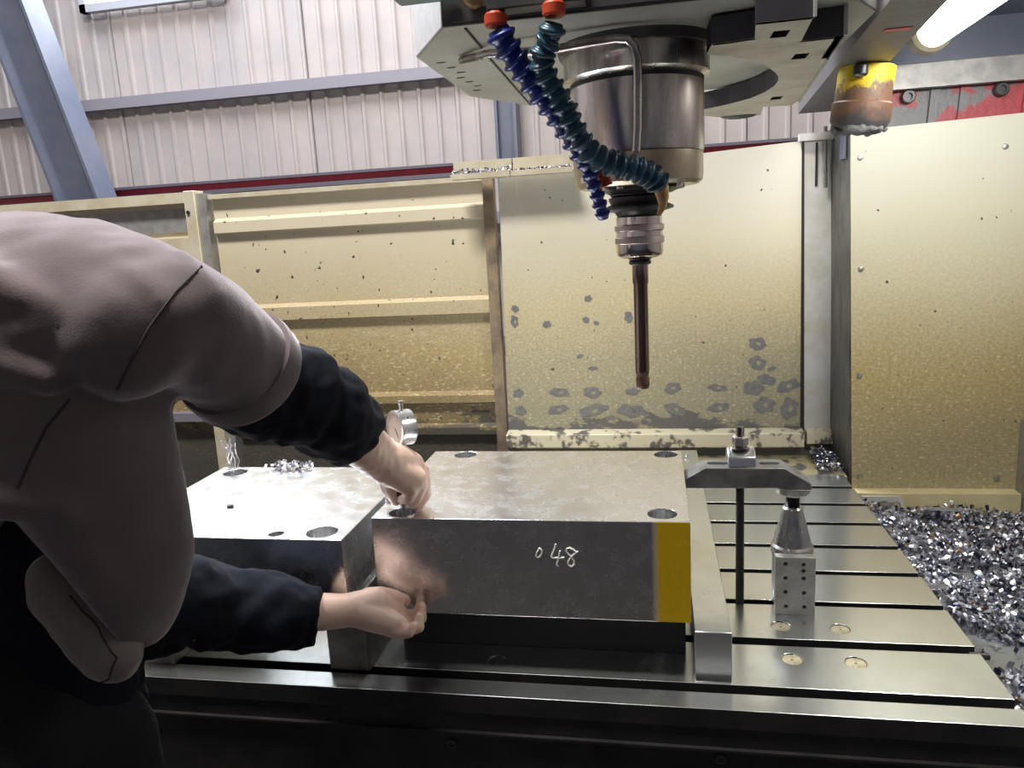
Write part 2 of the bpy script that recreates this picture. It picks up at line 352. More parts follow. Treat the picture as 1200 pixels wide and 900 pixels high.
def holed(outline, holes, fn, a, b, blind=None, hole_mi=0):
    """plate between w=a and w=b with holes; blind: holes open at w=b only with their floor at that w"""
    bm = bmesh.new()
    def cap(w, hs):
        es = []
        for loop in [outline] + hs:
            vs = [bm.verts.new(fn(u, v, w)) for u, v in loop]
            es += [bm.edges.new((vs[i], vs[(i + 1) % len(vs)])) for i in range(len(vs))]
        bmesh.ops.triangle_fill(bm, edges=es, use_beauty=True)
    cap(b, holes)
    if blind is None: cap(a, holes)
    else: bm.faces.new([bm.verts.new(fn(u, v, a)) for u, v in outline])
    def wall(loop, w0, w1, mi):
        v0 = [bm.verts.new(fn(u, v, w0)) for u, v in loop]; v1 = [bm.verts.new(fn(u, v, w1)) for u, v in loop]
        for i in range(len(loop)):
            f = bm.faces.new((v0[i], v0[(i + 1) % len(loop)], v1[(i + 1) % len(loop)], v1[i])); f.material_index = mi
    wall(outline, a, b, 0)
    for h in holes:
        wall(h, a if blind is None else blind, b, hole_mi)
        if blind is not None:
            f = bm.faces.new([bm.verts.new(fn(u, v, blind)) for u, v in h]); f.material_index = hole_mi
    bmesh.ops.remove_doubles(bm, verts=bm.verts, dist=1e-6)
    bmesh.ops.recalc_face_normals(bm, faces=bm.faces)
    me = bpy.data.meshes.new('holed'); bm.to_mesh(me); bm.free(); return me
def holed_obj(name, outline, holes, fn, a, b, mats, parent=None, blind=None, hole_mi=0, bevel=None):
    me = holed(outline, holes, fn, a, b, blind, hole_mi); me.name = name
    if name == 'table_strip':
        for p_ in me.polygons:
            if abs(p_.normal.y) > 0.9: p_.material_index = 1
    for m_ in (mats if isinstance(mats, (list, tuple)) else [mats]): me.materials.append(m_)
    return obj(name, me, None, parent, bevel=bevel)
def rect(x0, y0, x1, y1): return [(x0, y0), (x1, y0), (x1, y1), (x0, y1)]
def merged(name, mb, mat_, parent, voxel, smooth=6, disp=None, fac=0.5):
    """voxel-merge overlapping volumes into one continuous surface, and bake the result"""
    me = mesh_of(name + '_raw', mb, mat_)
    t = bpy.data.objects.new(name + '_raw', me); col.objects.link(t)
    r_ = t.modifiers.new('remesh', 'REMESH'); r_.mode = 'VOXEL'; r_.voxel_size = voxel; r_.use_smooth_shade = True
    s_ = t.modifiers.new('smooth', 'SMOOTH'); s_.iterations = smooth; s_.factor = fac
    if disp:
        for amp, sc in disp:
            tx = bpy.data.textures.new(name + '_folds', 'CLOUDS'); tx.noise_scale = sc; tx.noise_depth = 1
            d_ = t.modifiers.new('folds', 'DISPLACE'); d_.texture = tx; d_.strength = amp; d_.mid_level = 0.5; d_.texture_coords = 'LOCAL'
    dg = bpy.context.evaluated_depsgraph_get()
    out = bpy.data.meshes.new_from_object(t.evaluated_get(dg)); out.name = name
    bpy.data.objects.remove(t); bpy.data.meshes.remove(me)
    out.polygons.foreach_set('use_smooth', [True] * len(out.polygons))
    if not out.materials: out.materials.append(mat_)
    return obj(name, out, None, parent)

# ================================================================== THE SETTING
struct('floor', MB().box((-5, -4.1, -0.1), (4.5, 4.8, 0)), M['concrete'])
struct('ceiling', MB().box((-5, -4.1, 5.6), (4.5, 4.8, 5.7)), M['ceiling'])
struct('wall_front', MB().box((-5, -4.1, 0), (4.5, -4.0, 5.6)), M['sheet'])
struct('wall_left', MB().box((-5.1, -4.1, 0), (-5, 4.8, 5.6)), M['sheet'])
struct('wall_right', MB().box((4.5, -4.1, 0), (4.6, 4.8, 5.6)), M['sheet'])
struct('baseboard_front', MB().box((-5, -4.0, 0), (4.5, -3.96, 1.3)), M['brace'])
WY = 4.5
wall = struct('wall_back', MB().box((-5, WY + 0.03, 0), (4.5, WY + 0.10, 5.6)), M['purlin'])
def sheet(x0, w):
    mb = MB(); n = 11; p = w / n; prof = []
    for i in range(n):
        a = x0 + i * p
        prof += [(a, 0), (a + p * 0.70, 0), (a + p * 0.78, -0.012), (a + p * 0.92, -0.012)]
    prof.append((x0 + w - 0.006, 0))
    pts = [(x, WY + 0.02 + d) for x, d in prof] + [(x, WY + 0.026 + d) for x, d in prof[::-1]]
    mb.prism(pts, XYZ_XY, 0.0, 5.6)
    return mb
for i in range(-1, 6):
    obj('sheet_panel', sheet(-4.47 + i * 1.245, 1.245), M['sheet'], wall)
for z in (0.9, 1.62, 2.44, 3.24, 4.1):
    obj('purlin', MB().box((-5, WY - 0.05, z), (4.5, WY + 0.005, z + 0.065)), M['purlin'], wall)
win = bpy.data.objects.new('window_1', None); col.objects.link(win); win.location = (-2.9, WY, 3.05); win['kind'] = 'structure'
obj('window_pane', MB().box((-3.33, WY - 0.035, 3.045), (-2.46, WY - 0.03, 4.0)), M['sky_glow'], win)
wf = MB()
for a, b_ in (((-3.37, 3.00), (-2.42, 3.045)), ((-3.37, 4.0), (-2.42, 4.045)), ((-3.37, 3.0), (-3.33, 4.04)), ((-2.46, 3.0), (-2.42, 4.04))):
    wf.box((a[0], WY - 0.055, a[1]), (b_[0], WY - 0.01, b_[1]))
obj('window_frame', wf, M['window_frame'], win)

def h_beam(name, p0, p1, w, d, mats, label, cat):
    """H section between two points, flanges facing +-y"""
    p0, p1 = Vector(p0), Vector(p1); ax = (p1 - p0); L_ = ax.length; ax.normalize()
    Yd = Vector((0, 1, 0)); X_ = ax.cross(Yd).normalized(); Y_ = X_.cross(ax)
    t = thing(name, label, cat, p0 if p0.z < p1.z else p1)
    def part(nm, x0, x1, y0, y1):
        mb = MB(); vs = []
        for h in (0, L_):
            for x, y in ((x0, y0), (x1, y0), (x1, y1), (x0, y1)): vs.append(p0 + ax * h + X_ * x + Y_ * y)
        mb.add(vs, [(3, 2, 1, 0), (4, 5, 6, 7), (0, 1, 5, 4), (1, 2, 6, 5), (2, 3, 7, 6), (3, 0, 4, 7)])
        obj(nm, mb, mats, t)
    tf = 0.016
    part('flange', -w / 2, -w / 2 + tf, -d / 2, d / 2); part('flange', w / 2 - tf, w / 2, -d / 2, d / 2)
    part('web', -w / 2 + tf, w / 2 - tf, -0.01, 0.01)
    return t
h_beam('steel_brace', (-3.545, 3.8, 3.9), (-2.52, 3.8, 0.0), 0.25, 0.16, M['brace'], 'leaning blue-grey steel beam rising across the corrugated wall', 'beam')
h_beam('steel_column', (-0.78, 4.36, 0.0), (-0.78, 4.36, 5.6), 0.12, 0.12, M['brace'], 'narrow dark upright steel column behind the coolant hoses', 'column')
rr = thing('red_rail', 'long red horizontal rail across the wall above the guard panels', 'rail', (-1.0, 4.0, 1.86))
obj('rail_web', MB().box((-4.6, 3.99, 1.878), (1.6, 4.02, 1.912)), M['red'], rr)
obj('rail_flange', MB().box((-4.6, 3.95, 1.912), (1.6, 4.06, 1.926)), M['dark_rail'], rr)
obj('rail_flange', MB().box((-4.6, 3.95, 1.858), (1.6, 4.06, 1.878)), M['dark_rail'], rr)
for x in (-3.9, -2.2, 0.2, 1.4):
    obj('rail_support', MB().box((x - 0.05, 3.98, 0.0), (x + 0.05, 4.08, 1.858)), M['dark_rail'], rr)

# ================================================================== MACHINE ENCLOSURE
def quad_panel(name, pts, y0, y1, m_, parent=None, bevel=None):
    return obj(name, MB().prism(pts, XYZ_XZ, y0, y1), m_, parent, bevel=bevel)
# left rear, ribbed
lp = thing('splash_guard', 'wide ribbed cream guard panel behind the worker, oily and brown low down', 'panel', (-1.0, 2.46, 0.62))
quad_panel('sheet', rect(-1.47, 0.62, -0.503, 1.735), 2.46, 2.475, M['panel_left'], lp)
for z0, z1 in ((1.605, 1.645), (1.303, 1.350), (1.005, 1.034), (0.895, 0.922)):
    mb = MB().prism([(2.46, z1 + 0.012), (2.44, z1), (2.44, z0 + 0.004), (2.452, z0), (2.452, z0 - 0.012), (2.46, z0 - 0.012)], XYZ_YZ, -1.465, -0.525)
    obj('rib', mb, M['panel_left'], lp)
obj('top_edge', MB().box((-1.47, 2.435, 1.722), (-0.503, 2.46, 1.737)), M['post_pale'], lp)
obj('end_post', MB().prism(rect(-0.525, 0.62, -0.49, 1.735), XYZ_XZ, 2.425, 2.46), mat('end_post', (0.33, 0.25, 0.16), 0.5, color2=(0.13, 0.10, 0.08), scale=14), lp)
# far left frame panel
fp = thing('splash_guard', 'pale framed guard panel at the far left above the hooded back', 'panel', (-1.95, 2.46, 0.62))
quad_panel('sheet', rect(-2.75, 0.62, -1.545, 1.74), 2.47, 2.485, M['panel_left'], fp)
obj('frame_bar', MB().box((-2.75, 2.43, 1.715), (-1.545, 2.47, 1.75)), M['post_pale'], fp)
obj('frame_bar', MB().box((-2.75, 2.43, 1.50), (-1.545, 2.47, 1.60)), M['post_pale'], fp)
obj('frame_bar', MB().box((-2.75, 2.43, 0.955), (-1.545, 2.47, 0.985)), M['purlin'], fp)
obj('backing_strip', MB().box((-2.75, 2.462, 1.62), (-1.56, 2.47, 1.70)), M['strip_grey'], fp)
pp = thing('guard_post', 'narrow cream upright post between the two left guard panels', 'post', (-1.51, 2.42, 0.62))
obj('post', MB().box((-1.545, 2.41, 0.62), (-1.505, 2.47, 1.752)), M['post_pale'], pp, bevel=0.002)
obj('post_side', MB().box((-1.505, 2.425, 0.62), (-1.475, 2.47, 1.742)), M['strip_grey'], pp)
obj('bolt', MB().lathe([(0.006, 0), (0.006, 0.006)], (-1.532, 2.41, 1.682), (0, -1, 0), 10), M['hole_dark'], pp)
# middle, flat
mp = thing('splash_guard', 'flat cream guard panel behind the spindle with scuffed grey bare patches', 'panel', (-0.02, 2.40, 0.80))
quad_panel('sheet', [(-0.479, 0.90), (0.432, 0.90), (0.421, 1.768), (-0.466, 1.722)], 2.40, 2.41, M['panel_mid'], mp)
sk = MB().prism([(2.40, 0.925), (2.355, 0.918), (2.355, 0.876), (2.36, 0.872), (2.40, 0.885)], XYZ_YZ, -0.48, 0.434)
obj('bottom_flange', sk, M['flange'], mp, bevel=0.002)
obj('lower_skirt', MB().box((-0.48, 2.385, 0.60), (0.434, 2.40, 0.884)), M['panel_mid'], mp)
PATCH = [(-0.307, 1.047, .058, .034, 1), (-0.201, 1.045, .064, .032, 1), (-0.075, 1.046, .05, .02, 0), (0.048, 1.054, .058, .032, 1), (0.185, 1.053, .058, .024, 1),
         (-0.313, 0.990, .058, .034, 1), (-0.201, 0.986, .085, .042, 1), (-0.078, 0.984, .08, .046, 1), (0.055, 0.987, .062, .036, 1), (0.187, 0.990, .062, .034, 1),
         (-0.440, 1.046, .032, .03, 0), (-0.436, 0.988, .034, .036, 0), (-0.440, 1.279, .028, .034, 1), (-0.337, 1.267, .024, .026, 0), (-0.204, 1.343, .026, .017, 0),
         (-0.213, 1.277, .022, .02, 0), (-0.181, 1.266, .02, .011, 0), (-0.081, 1.281, .03, .032, 0), (-0.436, 1.320, .028, .018, 0), (-0.236, 1.163, .022, .013, 0), (-0.196, 1.123, .028, .014, 0),
         (0.302, 1.187, .058, .034, 1), (0.302, 1.128, .05, .042, 1), (0.345, 1.109, .024, .016, 0), (0.292, 1.050, .056, .05, 0), (0.330, 1.076, .05, .034, 0),
         (0.392, 1.055, .058, .046, 1), (0.323, 0.996, .068, .046, 1), (0.396, 0.985, .056, .06, 1)]
for cx, cz, w, h, ring in PATCH:
    n = 18; ph = random.random() * 6
    rr_ = [1 + 0.16 * math.sin(2 * a + ph) + 0.13 * math.sin(5 * a + 2 * ph) + random.uniform(-0.09, 0.09) for a in np.linspace(0, 2 * PI, n, endpoint=False)]
    sh = random.uniform(-0.25, 0.35)
    def pt(a, k): return (cx + k * w / 2 * math.cos(a) , cz + k * h / 2 * (math.sin(a) + sh * math.cos(a)))
    out = [pt(2 * PI * i / n, rr_[i]) for i in range(n)]
    holes = []
    if ring: holes = [[(cx + w * 0.13 * math.cos(a) * random.uniform(.8, 1.2) + w * .06, cz + h * 0.17 * math.sin(a) * random.uniform(.8, 1.2)) for a in np.linspace(0, 2 * PI, 8, endpoint=False)]]
    holed_obj('bare_patch', out, holes, XYZ_XZ, 2.3996, 2.3988, M['bare_patch'], mp)
# pale strip and dark post to its right
sp_ = thing('splash_guard', 'narrow pale upright guard strip with a handle rod beside the dark post', 'panel', (0.475, 2.39, 0.80))
quad_panel('strip', [(0.440, 0.90), (0.517, 0.90), (0.497, 1.792), (0.426, 1.770)], 2.392, 2.402, M['strip_pale'], sp_)
quad_panel('gap_seal', [(0.430, 0.86), (0.441, 0.86), (0.428, 1.765), (0.420, 1.765)], 2.396, 2.405, M['hole_dark'], sp_)
obj('rod', MB().tube([(0.478, 2.375, 1.80), (0.482, 2.375, 1.633)], 0.005, 8), M['steel'], sp_)
obj('clip', MB().box((0.408, 2.37, 1.765), (0.500, 2.392, 1.785)), M['strip_pale'], sp_)
obj('groove', MB().box((0.456, 2.388, 1.64), (0.462, 2.392, 1.76)), M['hole_dark'], sp_)
obj('bottom_flange', MB().prism([(2.392, 0.925), (2.36, 0.918), (2.36, 0.884), (2.392, 0.884)], XYZ_YZ, 0.442, 0.518), M['flange'], sp_)
obj('lower_skirt', MB().box((0.434, 2.388, 0.60), (0.52, 2.395, 0.886)), M['panel_mid'], sp_)
dp = thing('guard_post', 'dark grimy upright post between the middle and right guard panels', 'post', (0.52, 2.3, 0.6))
obj('post_face', MB().add([(0.503, 2.205, 1.79), (0.533, 2.205, 0.60), (0.519, 2.40, 0.60), (0.499, 2.40, 1.79), (0.509, 2.205, 1.79), (0.539, 2.205, 0.60), (0.525, 2.40, 0.60), (0.505, 2.40, 1.79)],
    [(0, 1, 2, 3), (7, 6, 5, 4), (0, 4, 5, 1), (2, 6, 7, 3), (1, 5, 6, 2), (0, 3, 7, 4)]), M['post_dark'], dp)
obj('notch_plate', MB().box((0.4965, 2.23, 1.70), (0.502, 2.28, 1.79)), M['roof_blue'], dp)
for z in (1.66, 1.38, 1.10): obj('screw', MB().lathe([(0.006, 0), (0.005, 0.004)], (0.505 + (1.79 - z) * 0.0252 + 0.0005, 2.24, z), (-1, 0, 0), 10), M['chrome'], dp)
# right panel
rp = thing('splash_guard', 'large yellowed right guard panel with screws above the chip tray', 'panel', (0.9, 2.2, 0.80))
quad_panel('sheet', [(0.534, 0.80), (1.55, 0.80), (1.55, 1.80), (0.5045, 1.765)], 2.20, 2.212, M['panel_right'], rp)
for x, z in ((0.553, 0.833), (0.540, 1.411), (0.530, 1.697), (0.871, 1.70), (0.903, 0.831), (0.545, 1.122)):
    obj('screw', MB().lathe([(0.008, 0), (0.007, 0.004), (0.003, 0.005)], (x, 2.20, z), (0, -1, 0), 10), M['steel_soft'], rp)
lg = thing('tray_ledge', 'cream ledge below the right guard panel behind the chips', 'ledge', (0.8, 2.16, 0.62))
obj('ledge_face', MB().box((0.52, 2.155, 0.62), (0.948, 2.20, 0.80)), mat('ledge_cream', (0.68, 0.60, 0.36), 0.4, color2=(0.60, 0.50, 0.27), scale=10), lg)
hk = [(0.555, 0.745), (0.548, 0.793), (0.652, 0.793), (0.664, 0.745)]
holed_obj('hook_plate', hk, [circ(0.575, 0.768, 0.012, 14), circ(0.606, 0.768, 0.013, 14), circ(0.638, 0.768, 0.012, 14)], XYZ_XZ, 2.150, 2.1545, M['strip_pale'], lg)
sg = thing('side_guard', 'grey side guard plate at the right end of the chip tray', 'panel', (0.957, 1.6, 0.55))
obj('plate', MB().prism([(2.198, 0.55), (2.198, 0.99), (2.15, 1.03), (1.0, 1.08), (1.0, 0.55)], XYZ_YZ, 0.951, 0.959), M['strip_grey'], sg)
# tray
tr = thing('chip_tray', 'wet grey steel chip tray right of the machine table', 'tray', (0.75, 1.6, 0.5))
obj('tray_floor', MB().box((0.515, 0.95, 0.70), (0.951, 2.155, 0.715)), M['tray'], tr)
obj('tray_front', MB().box((0.515, 0.93, 0.50), (0.951, 0.95, 0.80)), M['cast_dark'], tr)
# machine roof, strips and red band on the right
rf = thing('enclosure_roof', 'dark blue-grey roof sheet of the machine above the tube lamp', 'panel', (0.95, 1.6, 2.0))
obj('roof_sheet', MB().box((0.44, 0.3, 2.03), (1.6, 2.30, 2.045)), M['roof_blue'], rf)
obj('roof_step', MB().box((0.44, 2.285, 1.925), (1.6, 2.30, 2.03)), M['roof_blue'], rf)
st = thing('roof_strip', 'light grey angle strip above the flaking red band', 'strip', (1.05, 2.23, 1.86))
obj('strip_face', MB().box((0.50, 2.225, 1.862), (1.6, 2.245, 1.922)), M['strip_grey'], st, bevel=0.002)
obj('strip_lip', MB().box((0.50, 2.20, 1.858), (1.6, 2.225, 1.864)), M['strip_grey'], st)
rb = thing('red_beam', 'red and grey flaking painted beam with black bolts over right panel', 'beam', (1.0, 2.24, 1.77))
obj('beam_face', MB().box((0.50, 2.25, 1.75), (1.6, 2.29, 1.862)), M['red_grey'], rb)
for x in (0.553, 0.650, 0.868, 1.08):
    obj('bolt', MB().lathe([(0.017, 0), (0.017, 0.020), (0.015, 0.022), (0.009, 0.022), (0.009, 0.014)], (x, 2.25, 1.843), (0, -1, 0), 14), M['steel_dark'], rb)
for x in (0.70, 0.77, 0.92): obj('gusset', MB().prism([(x, 1.775), (x + 0.02, 1.775), (x + 0.028, 1.858), (x + 0.006, 1.858)], XYZ_XZ, 2.24, 2.25), M['red_grey'], rb)
# tube lamp
tl = thing('tube_lamp', 'glowing white tube lamp in the top right corner', 'lamp', (0.64, 1.5, 1.95))
LAX = Vector((0.022, 1.0, 0.0)).normalized(); L0 = Vector((0.615, 1.02, 1.955)); L1 = L0 + LAX * 1.06
mb = MB().lathe([(0.030, 0.02), (0.036, 0.03), (0.036, 1.0)], L0, LAX, 24); obj('glowing_tube', mb, M['lamp_glow'], tl)
obj('end_cap', MB().lathe([(0.037, 1.0), (0.045, 1.01), (0.045, 1.055), (0.035, 1.062)], L0, LAX, 24), M['lamp_cap'], tl)
obj('end_cap', MB().lathe([(0.035, -0.03), (0.045, -0.02), (0.045, 0.02), (0.037, 0.025)], L0, LAX, 24), M['lamp_cap'], tl)
obj('bracket', MB().box((0.585, 2.0, 1.955), (0.60, 2.085, 2.03)), M['lamp_cap'], tl)
hz = MB()
for k in range(9):
    pass
ang = np.linspace(math.radians(20), math.radians(160), 9)
vs = []; fs = []
for yy, off in ((L0, 0), (L0 + LAX * 1.02, 0)):
    for rad in (0.046, 0.049):
        for a in ang: vs.append((yy.x + rad * math.cos(a), yy.y, yy.z + rad * math.sin(a)))
for k in range(8):
    fs += [(k, k + 1, 18 + k + 1, 18 + k), (9 + k, 27 + k, 27 + k + 1, 9 + k + 1)]
obj('reflector', MB().add(vs, fs), M['lamp_cap'], tl)

# ledge bits on the panel tops, with chips
pl = thing('chip_ledge', 'cream angle ledge holding dark chips above the middle panel', 'ledge', (-0.41, 2.36, 1.72))
for x0, x1 in ((-0.599, -0.418), (-0.414, -0.232)):
    obj('angle', MB().prism([(2.325, 1.722), (2.325, 1.737), (2.331, 1.737), (2.331, 1.730), (2.37, 1.730), (2.37, 1.777), (2.377, 1.777), (2.377, 1.722)], XYZ_YZ, x0, x1), M['post_pale'], pl)

# ================================================================== MACHINE TABLE
TX0, TX1 = -0.895, 0.503
tb = thing('machine_table', 'steel machine table with long slots under the workpieces', 'table', (-0.2, 1.6, 0.35))
SL = [1.104, 1.250, 1.394, 1.529, 1.662, 1.797, 1.927, 2.058]; HW = 0.0115
edges = [1.05] + [v for s_ in SL for v in (s_ - HW, s_ + HW)] + [2.165]
PLUGS = [(0.207, 1.306), (0.305, 1.304), (0.208, 1.199), (0.305, 1.197), (-0.272, 1.151)]
edges = [e_ if k in (0, 1, 2, 3, 4) or k == len(edges) - 1 else e_ + (0.003 if k % 2 else -0.003) for k, e_ in enumerate(edges)]
for i in range(0, len(edges), 2):
    y0, y1 = edges[i], edges[i + 1]
    hs = [circ(x, y, 0.0165, 20) for x, y in PLUGS if y0 < y < y1]
    holed_obj('table_strip', rect(TX0, y0, TX1, y1), hs, XYZ_XY, T - 0.032, T, [M['table'], M['cast_dark']], tb, blind=T - 0.006, bevel=0.0012)
obj('table_body', MB().box((TX0 + 0.003, 1.053, 0.60), (TX1 - 0.003, 2.162, T - 0.032)), M['cast_dark'], tb)
obj('table_apron', MB().box((TX0 + 0.006, 1.0555, 0.42), (TX1 - 0.006, 2.155, 0.60)), M['cast_dark'], tb)
obj('apron_ledge', MB().box((TX0, 1.046, 0.782), (TX1, 1.053, 0.786)), M['cast_dark'], tb)
obj('saddle', MB().box((-0.7, 1.15, 0.0), (0.4, 2.1, 0.42)), M['cast_dark'], tb)
for x, y in PLUGS:
    holed_obj('levelling_plug', circ(x, y, 0.0155, 20), [circ(x, y, 0.0022, 8)], XYZ_XY, T - 0.006, T - 0.0018, M['plug'] if x > 0 else M['table'], tb)
for x, z in ((-0.33, 0.762), (0.084, 0.768)):
    obj('bolt', MB().lathe([(0.008, 0), (0.008, 0.005), (0.005, 0.0055), (0.005, 0.002)], (x, 1.053, z), (0, -1, 0), 14), M['steel_dark'], tb)
obj('slot_stop', MB().lathe([(0.006, 0), (0.006, 0.03)], (0.490, 1.250, T - 0.010), (1, 0, 0), 12), M['steel_dark'], tb)

# ================================================================== WORKPIECES
BZ0, BZ1 = 0.949, 1.113
blk = thing('steel_block', 'polished steel block marked 048 with a yellow right end', 'block', (-0.2065, 1.31, BZ0))
H1 = [(-0.414, 1.147), (0.005, 1.154), (0.015, 1.478), (-0.388, 1.478)]
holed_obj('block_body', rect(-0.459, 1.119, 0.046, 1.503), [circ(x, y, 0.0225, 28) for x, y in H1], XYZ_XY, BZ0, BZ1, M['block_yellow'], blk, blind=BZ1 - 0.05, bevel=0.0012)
def ck(p): return (0.046 - (809 - p[0]) / 740.6, 1.1183, 1.113 - (p[1] - (608 + 4 * (p[0] - 435) / 374)) / 719)
STK = {'o': [(250, 350), (285, 362), (312, 395), (305, 445), (270, 500), (230, 518), (200, 490), (225, 420), (262, 362), (290, 352)],
       '4a': [(555, 275), (545, 330), (500, 430), (470, 495), (490, 520), (600, 520), (695, 515)], '4b': [(625, 395), (605, 500), (575, 590), (560, 645), (585, 672)],
       '8': [(900, 410), (860, 370), (800, 340), (750, 355), (735, 395), (770, 450), (820, 500), (865, 570), (865, 630), (820, 670), (770, 655), (755, 600), (800, 520), (870, 450), (940, 400)]}
for k, v in STK.items():
    obj('chalk_stroke', MB().tube([ck((620 + x / 15, 620 + y / 15)) for x, y in v], 0.0014, 6), M['chalk'], blk)
b2 = thing('steel_block', 'second shiny steel block left of the marked one, wet top and large bores', 'block', (-0.695, 1.245, 0.99))
H2 = [(-0.531, 1.089, 0.025), (-0.605, 1.078, 0.012), (-0.858, 1.395, 0.024), (-0.53, 1.39, 0.024), (-0.84, 1.12, 0.024)]
holed_obj('block_body', rect(-0.905, 1.056, -0.485, 1.432), [circ(x, y, r_, 26) for x, y, r_ in H2], XYZ_XY, 0.99, 1.10, M['block'], b2, blind=1.055, bevel=0.0012)
obj('set_screw', MB().lathe([(0.006, 0), (0.006, 0.004)], (-0.753, 1.195, 1.10), (0, 0, 1), 6), M['steel_dark'], b2)
tag(obj('riser_plate', MB().box((-0.452, 1.20, T), (0.040, 1.48, 0.924)), M['black'], bevel=0.001), 'thick black riser plate lying on the table beneath the marked block', 'riser')
tag(obj('riser_plate', MB().box((-0.448, 1.192, 0.924), (0.036, 1.49, 0.949)), M['black'], bevel=0.001), 'thin black spacer plate directly under the marked block', 'riser')
for i, (x0, y0, x1, y1, lb) in enumerate(((-0.548, 1.10, -0.478, 1.40, 'grey riser block under right end of second block, below the lower hand'), (-0.90, 1.09, -0.83, 1.40, 'grey riser block under left end of second block, behind the dark sleeve'))):
    tag(obj('riser_block', MB().box((x0, y0, T), (x1, y1, 0.99)), M['riser'], bevel=0.0015), lb, 'riser')
tag(obj('parallel_bar', MB().box((0.0505, 1.119, T), (0.1065, 2.12, 0.935)), M['table'], bevel=0.0012), 'long ground parallel bar along the right side of the marked block', 'bar')

# ================================================================== CLAMP SET
cl = thing('strap_clamp', 'dark steel strap clamp bridging the block edge and the screw jack', 'clamp', (0.15, 1.389, 1.075))
CY0, CY1 = 1.362, 1.418
bar = [(0.0475, 1.083), (0.205, 1.084), (0.222, 1.080), (0.266, 1.0805), (0.264, 1.092), (0.219, 1.121), (0.083, 1.121), (0.0475, 1.100)]
me = MB().prism(bar, XYZ_XZ, CY0, CY1)
cb = obj('clamp_bar', me, M['bar_top'], cl, bevel=0.0015)
for x0, x1 in ((0.088, 0.124), (0.180, 0.214)):
    obj('slot_recess', MB().prism(slot((x0 + x1) / 2, 1.392, x1 - x0 - 0.012, 0.0065), XYZ_XY, 1.1205, 1.1216), M['hole_dark'], cl)
sd = thing('clamp_stud', 'dark threaded stud with nut and polished saddle through the strap clamp', 'stud', (0.146, 1.39, 0.835))
prof = []
z = 0.822
while z < 1.19:
    prof += [(0.0078, z), (0.0069, z + 0.0012)]; z += 0.0024
obj('stud', MB().lathe(prof, (0.146, 1.39, 0), (0, 0, 1), 14, smooth=False), M['steel_dark'], sd)
sad = [(0.124, 1.1215), (0.172, 1.1215), (0.172, 1.138), (0.160, 1.149), (0.134, 1.149), (0.124, 1.146)]
obj('saddle_washer', MB().prism([(1.364, 1.1215), (1.416, 1.1215), (1.416, 1.146), (1.400, 1.151), (1.385, 1.151), (1.366, 1.139)], XYZ_YZ, 0.123, 0.171), M['alu'], sd, bevel=0.002)
obj('washer', MB().lathe([(0.017, 1.151), (0.017, 1.1545)], (0.146, 1.39, 0), (0, 0, 1), 24), M['chrome'], sd)
obj('nut', MB().lathe([(0.012, 1.1545), (0.0145, 1.157), (0.0145, 1.171), (0.011, 1.174)], (0.146, 1.39, 0), (0, 0, 1), 6, smooth=False), M['steel'], sd, bevel=0.0008)
jk = thing('screw_jack', 'steel screw jack with conical body holding up the strap clamp end', 'jack', (0.240, 1.403, T))
JC = (0.240, 1.403, 0)
obj('jack_base', MB().lathe([(0.034, T), (0.035, T + 0.002), (0.035, 0.945)], JC, (0, 0, 1), 32), M['steel_soft'], jk)
obj('base_ring', MB().lathe([(0.034, 0.945), (0.0375, 0.948), (0.0375, 0.962), (0.034, 0.966)], JC, (0, 0, 1), 32), M['steel'], jk)
obj('cone', MB().lathe([(0.0335, 0.966), (0.0335, 0.969), (0.0185, 1.028), (0.0185, 1.034), (0.015, 1.037)], JC, (0, 0, 1), 32), M['steel'], jk)
prof = []; z = 1.037
while z < 1.060: prof += [(0.0125, z), (0.0112, z + 0.001)]; z += 0.0022
obj('screw', MB().lathe(prof, JC, (0, 0, 1), 20, smooth=False), M['steel_dark'], jk)
obj('swivel_cap', MB().lathe([(0.015, 1.057), (0.017, 1.062), (0.029, 1.064), (0.030, 1.066), (0.030, 1.078), (0.028, 1.080)], JC, (0, 0, 1), 32), M['steel_soft'], jk)
HB = [(0.2205, 0.948), (0.251, 0.947), (0.251, 0.935), (0.2205, 0.921), (0.2515, 0.921), (0.221, 0.894), (0.2525, 0.893), (0.222, 0.866), (0.2535, 0.866)]
pb = thing('perforated_plate', 'small drilled steel gauge plate standing in front of the screw jack', 'plate', (0.2375, 1.354, T))
holed_obj('plate_body', rect(0.2035, T, 0.2715, 0.960), [circ(x, z, 0.0036, 12) for x, z in HB], XYZ_XZ, 1.366, 1.348, M['steel_soft'], pb, blind=1.358, hole_mi=0, bevel=0.0006)
for x, z in HB: obj('hole_bottom', MB().prism(circ(x, z, 0.0035, 10), XYZ_XZ, 1.3575, 1.350), M['hole_dark'], pb)

# ================================================================== SPINDLE HEAD
SX, SY = -0.024, 1.35
hd = thing('spindle_head', 'grey milling spindle head casting above the blocks', 'machine head', (SX, SY, 1.62))
octg = [(-0.287, 1.124), (0.235, 1.124), (0.325, 1.283), (0.325, 1.66), (0.235, 1.845), (-0.18, 1.845), (-0.283, 1.845), (-0.376, 1.663), (-0.374, 1.283)]
mb = MB(); n = len(octg)
vs = [(x, y, 1.84) for x, y in octg] + [(x, y, 2.35) for x, y in octg]
mb.add(vs, [tuple(range(n))[::-1]], 0); mb.add(vs, [tuple(range(n, 2 * n))], 1)
for i in range(n):
    j = (i + 1) % n
    mb.add([vs[i], vs[j], vs[n + j], vs[n + i]], [(0, 1, 2, 3)], 2 if i == n - 1 else 1)  # paler left chamfer: light from the wall put into its colour
obj('head_casting', mb, [M['head_grey'], M['head_dark'], M['head_lit']], hd, bevel=0.003)
